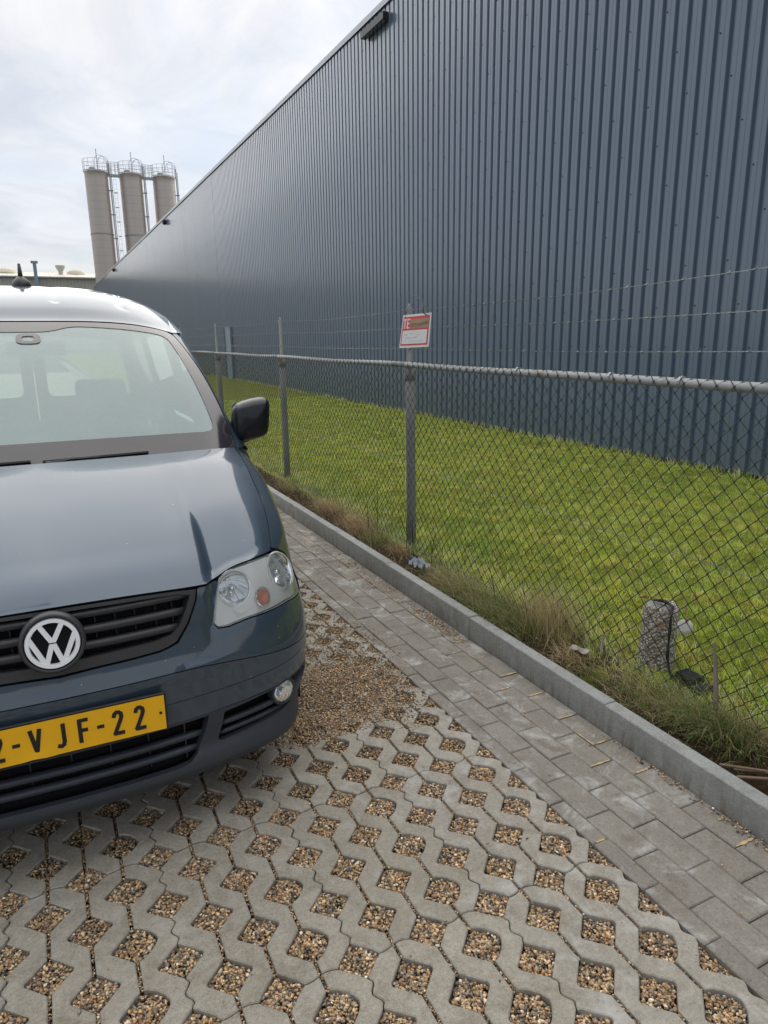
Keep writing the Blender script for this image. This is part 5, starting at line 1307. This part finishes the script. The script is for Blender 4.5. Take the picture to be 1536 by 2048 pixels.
# pillars and sides, glass openings
def pillar(p,t):  # between screen edge and door
    A=wscreen(1.0,t*.995+.002)+np.array([.004,.004,-.001]); z=A[2]; v=vpil(min(1.585,max(1.07,z))); B=side(v+.055,z-.005); 
    m=(A+B)/2+np.array([.010,-.008,.004]); q=(1-p)**2*A+2*p*(1-p)*m+p*p*B; return q
both('windscreen_pillar',[(0,0),(1,0),(1,1),(0,1)],pillar,MT['paint'],.03,sc=(.08,.8),thick=.012,cen=(0,2,.9))
def sidef(v,z): return side(v,z)
def roofedge(v): return ZE(v)-.003
# door + side panels (one skin per door)
FD=[(1.085,.32),(1.085,1.05)]
def pv(z): return vpil(z)+.06
D1=[(1.10,.33),(2.02,.33),(2.02,1.66),(1.86,1.632),(pv(1.585)+.01,1.588),(pv(1.5),1.5),(pv(1.41),1.41),(pv(1.31),1.31),(pv(1.2),1.2),(1.10,1.08)]
W1=rounded([(1.22,1.10),(1.96,1.08),(1.96,1.58),(1.72,1.565),(1.50,1.44),(1.33,1.25)],.03)
both('front_door',D1,sidef,MT['paint'],.04,holes=(W1,),thick=.02,cen=(0,2.2,.9))
both('front_door_window',W1,sidef,MT['sglass'],.06,thick=.004,off=-.006,cen=(0,2.2,.9))
D2=[(2.025,.33),(3.10,.33),(3.10,1.695),(2.025,1.662)]; W2=rounded([(2.14,1.08),(3.0,1.08),(3.0,1.60),(2.14,1.585)],.04)
both('sliding_door',D2,sidef,MT['paint'],.05,holes=(W2,),thick=.02,cen=(0,2.2,.9)); both('side_window',W2,sidef,MT['sglass'],.08,thick=.004,off=-.006,cen=(0,2.2,.9))
D3=[(3.105,.33),(4.30,.33),(4.30,1.675),(3.105,1.698)]; AR=[(3.54+.37*math.cos(a),.32+.37*math.sin(a)) for a in [PI*k/12 for k in range(13)]]
D3=[(3.105,.33),(3.17,.33)]+[(x,y) for x,y in AR[::-1]]+[(3.92,.33),(4.30,.33),(4.30,1.675),(3.105,1.698)]
D3=[(3.105,.33)]+[(x,max(y,.331)) for x,y in AR[::-1]]+[(4.30,.33),(4.30,1.675),(3.105,1.698)]
both('rear_quarter',D3,sidef,MT['paint'],.06,thick=.02,cen=(0,3.0,.9))
# rear doors with windows
def rear(u,z): return np.array([u,4.33-.03*abs(u)**2-.10*max(0,z-1.05)**1.5,z])
RD=[(.003,.35),(.84,.35),(.85,1.0),(.72,1.62),(.66,1.74),(.35,1.79),(.003,1.80)]; RW=rounded([(.09,1.12),(.72,1.12),(.66,1.55),(.09,1.60)],.05)
both('rear_door',RD,rear,MT['paint'],.06,holes=(RW,),thick=.02,cen=(0,2,1)); both('rear_window',RW,rear,MT['sglass'],.1,thick=.003,off=-.006,cen=(0,2,1))
# fillet between roof and sides
def cant(p,v):
    A=roof(1.,v); B=side(A[1],ZE(A[1])-.004); return A*(1-p)+B*p+np.array([.006,0,.004])*4*p*(1-p)
both('roof_gutter',[(0,1.57),(1,1.57),(1,4.32),(0,4.32)],cant,MT['paint'],.04,sc=(.03,1.),thick=.0,cen=(0,2.6,.9))
# aerial
ae=empty('aerial',(.015,2.33,1.832)); ae.parent=van
mb=MB(); v=[];n=24
for k,(r,z) in enumerate(((1.,0),(.98,.012),(.80,.034),(.45,.048),(.28,.055))):
    for j in range(n):
        a=2*PI*j/n; v.append((.048*r*math.cos(a),.075*r*math.sin(a),z))
mb.add(v,[(i*n+j,i*n+(j+1)%n,(i+1)*n+(j+1)%n,(i+1)*n+j) for i in range(4) for j in range(n)]+[tuple(4*n+j for j in range(n))]); mb.build('aerial_base',MT['black'],ae,smooth=True)
MB().tube([(0,0,.045),(0,.004,.075),(0,.014,.12)],[.014,.011,.007],10).build('aerial_mast',MT['black'],ae,smooth=True)
# door mirrors
def mirror(sgn):
    h=empty('door_mirror',(sgn*.885,1.10,1.195)); h.parent=van
    mb=MB(); v=[];nr=32
    prof=((-.062,.40),(-.058,.66),(-.047,.84),(-.028,.95),(-.004,1.),(.028,1.0),(.040,.975),(.046,.93))
    for y,k in prof:
        for j in range(nr):
            a=2*PI*j/nr; c,s=math.cos(a),math.sin(a); e=.42
            x=.083*k*(abs(c)**e)*(1 if c>0 else -1); z=.092*k*(abs(s)**e)*(1 if s>0 else -1)
            z+=.012*(x/.083) ; x+=.008*(z/.09)
            if x<0 and z>0: z-=.010*(-x/.083)
            v.append((sgn*x,y,z))
    m_=len(prof); f=[(i*nr+j,i*nr+(j+1)%nr,(i+1)*nr+(j+1)%nr,(i+1)*nr+j) for i in range(m_-1) for j in range(nr)]
    v.append((0,-.068,0)); c0=len(v)-1; f+=[(c0,(j+1)%nr,j) for j in range(nr)]
    if sgn<0: f=[q[::-1] for q in f]
    mb.add(v,f).build('mirror_shell',simple('mirror_shell_paint',(.006,.009,.013),.30,spec=.35,coat=.15) if sgn>0 else MT['black'],h,smooth=True)
    MB().add([(sgn*-.07,.044,-.075),(sgn*.07,.044,-.075),(sgn*.07,.044,.075),(sgn*-.07,.044,.075)],[(0,1,2,3)]).build('mirror_glass',MT['chrome'],h)
    MB().tube([(sgn*.02,.01,-.070),(sgn*-.05,.008,-.082),(sgn*-.10,.0,-.095),(sgn*-.13,-.01,-.10)],[.020,.026,.030,.034],12).build('mirror_arm',MT['black'],h,smooth=True)
    return h
mirror(1); mirror(-1)
both('door_corner_trim',[(1.06,1.065),(1.26,1.065),(1.22,1.18),(1.15,1.13)],sidef,MT['black'],.05,thick=.01,off=.004,cen=(0,2.2,.9))
# wheels
for x,y in ((.80,.90),(-.80,.90),(.80,3.54),(-.80,3.54)):
    w=empty('wheel',(x,y,.315)); w.parent=van; sgn=1 if x>0 else -1
    MB().lathe([(.20,-.09),(.27,-.098),(.305,-.085),(.315,-.05),(.315,.05),(.305,.085),(.27,.098),(.20,.09)],(0,0,0),40,(1,0,0)).build('tyre',MT['rubber'],w,smooth=True)
    mb=MB(); mb.lathe([(.20,-.08),(.20,.08)],(0,0,0),32,(1,0,0)); mb.lathe([(.20,sgn*.07),(.19,sgn*.06),(.07,sgn*.045),(.06,sgn*.06),(0,sgn*.06)],(0,0,0),32,(1,0,0)); mb.build('rim',MT['rim'],w,smooth=True)
# interior
MB().add([(-.70,.90,1.07),(.70,.90,1.07),(.72,1.06,1.055),(-.72,1.06,1.055),(.70,1.28,1.03),(-.70,1.28,1.03),(.70,1.36,.95),(-.70,1.36,.95),(.70,1.34,.5),(-.70,1.34,.5)],[(0,1,2,3),(3,2,4,5),(5,4,6,7),(7,6,8,9)]).build('dashboard',MT['int'],van)
mb=MB(); v=[]
for i in range(13):
    a=PI*i/12
    for y,k in ((1.08,.75),(1.20,1.),(1.33,.96)): v.append((.36-.20*k*math.cos(a),y,1.03+.105*k*math.sin(a)))
mb.add(v,[(3*i+j,3*i+3+j,3*i+4+j,3*i+1+j) for i in range(12) for j in range(2)]); mb.build('instrument_hood',MT['int'],van,smooth=True)
mb=MB(); sc_=Vector((.36,1.46,1.02)); n1=Vector((0,-.85,.52)).normalized(); u1=Vector((1,0,0)); w1=n1.cross(u1)
mb.tube([sc_+u1*.185*math.cos(a)+w1*.185*math.sin(a) for a in [2*PI*k/32 for k in range(33)]],.015,8,False)
for a in (0.1,PI-.1,-PI/2): mb.tube([sc_,sc_+u1*.18*math.cos(a)+w1*.18*math.sin(a)],.02,6)
mb.build('steering_wheel',MT['int'],van,smooth=True)
def seat(x):
    h=empty('seat',(x,2.0,.35)); h.parent=van
    def rb(x0,x1,y0,y1,z0,z1,b,nm,rot=0):
        mb=MB(); v=[]; nr=20
        zz=[z0,z0+b*.3,z0+b,z1-b,z1-b*.3,z1]; ins=[b*.6,b*.15,0,0,b*.15,b*.6]
        for z,i_ in zip(zz,ins):
            for j in range(nr):
                a=2*PI*j/nr; c,s=math.cos(a),math.sin(a); e=.35
                px=(x0+x1)/2+((x1-x0)/2-i_)*(abs(c)**e)*(1 if c>0 else -1); py=(y0+y1)/2+((y1-y0)/2-i_)*(abs(s)**e)*(1 if s>0 else -1)+ (z-z0)*rot
                v.append((px,py,z))
        f=[(i*nr+j,i*nr+(j+1)%nr,(i+1)*nr+(j+1)%nr,(i+1)*nr+j) for i in range(5) for j in range(nr)]+[tuple(range(nr))[::-1],tuple(5*nr+j for j in range(nr))]
        return mb.add(v,f).build(nm,MT['seat'],h,smooth=True)
    rb(-.25,.25,-.30,.22,.0,.16,.04,'seat_cushion'); rb(-.25,.25,.18,.32,.12,.72,.05,'seat_back',.25); rb(-.14,.14,.40,.50,.78,.98,.04,'headrest',.1)
seat(.36); seat(-.36)
mb=MB(); mb.box((-.60,2.55,.3),(.60,2.60,1.0)); mb.build('load_bulkhead',MT['int'],van)
MB().box((-.70,2.6,.32),(.70,4.2,.34)).build('load_floor',MT['int'],van)
panel('headlining',[(-1,1.60),(1,1.60),(1,4.28),(-1,4.28)],lambda p,v:roof(p*.97,v)-np.array([0,0,.03]),MT['intl'],van,.15,sc=(.7,1.),thick=0,cen=(0,2.6,3))
mb=MB(); bevbox(mb,-.12,.12,-.03,.03,0,.022,.006); rm=mb.build('rear_view_mirror',MT['int'],van); rm.location=(.05,1.50,1.52); rm.rotation_euler=(PI/2,0,0)
hd=MB(); hd.tube([(.035,1.12,1.06),(.03,1.14,1.13),(.03,1.15,1.17)],.012,8); hd.box((-.035,1.14,1.16),(.10,1.165,1.235)); hd.box((-.045,1.13,1.225),(.115,1.17,1.237)); hd.build('phone_holder',MT['int'],van)
pp=MB()
for x,y,w_,d_,r in ((-.17,.985,.10,.07,.3),(.0,.975,.07,.05,-.4),(.10,.97,.05,.04,.5),(-.30,.99,.12,.08,.1)):
    c,s=math.cos(r),math.sin(r); q=[(x+c*a-s*b,y+s*a+c*b,1.072+.006*(a>0)) for a,b in ((-w_/2,-d_/2),(w_/2,-d_/2),(w_/2,d_/2),(-w_/2,d_/2))]; pp.add(q,[(0,1,2,3)]); pp.add([(a,b,c_-.002) for a,b,c_ in q],[(3,2,1,0)])
pp.build('papers_on_dashboard',MT['board'],van)
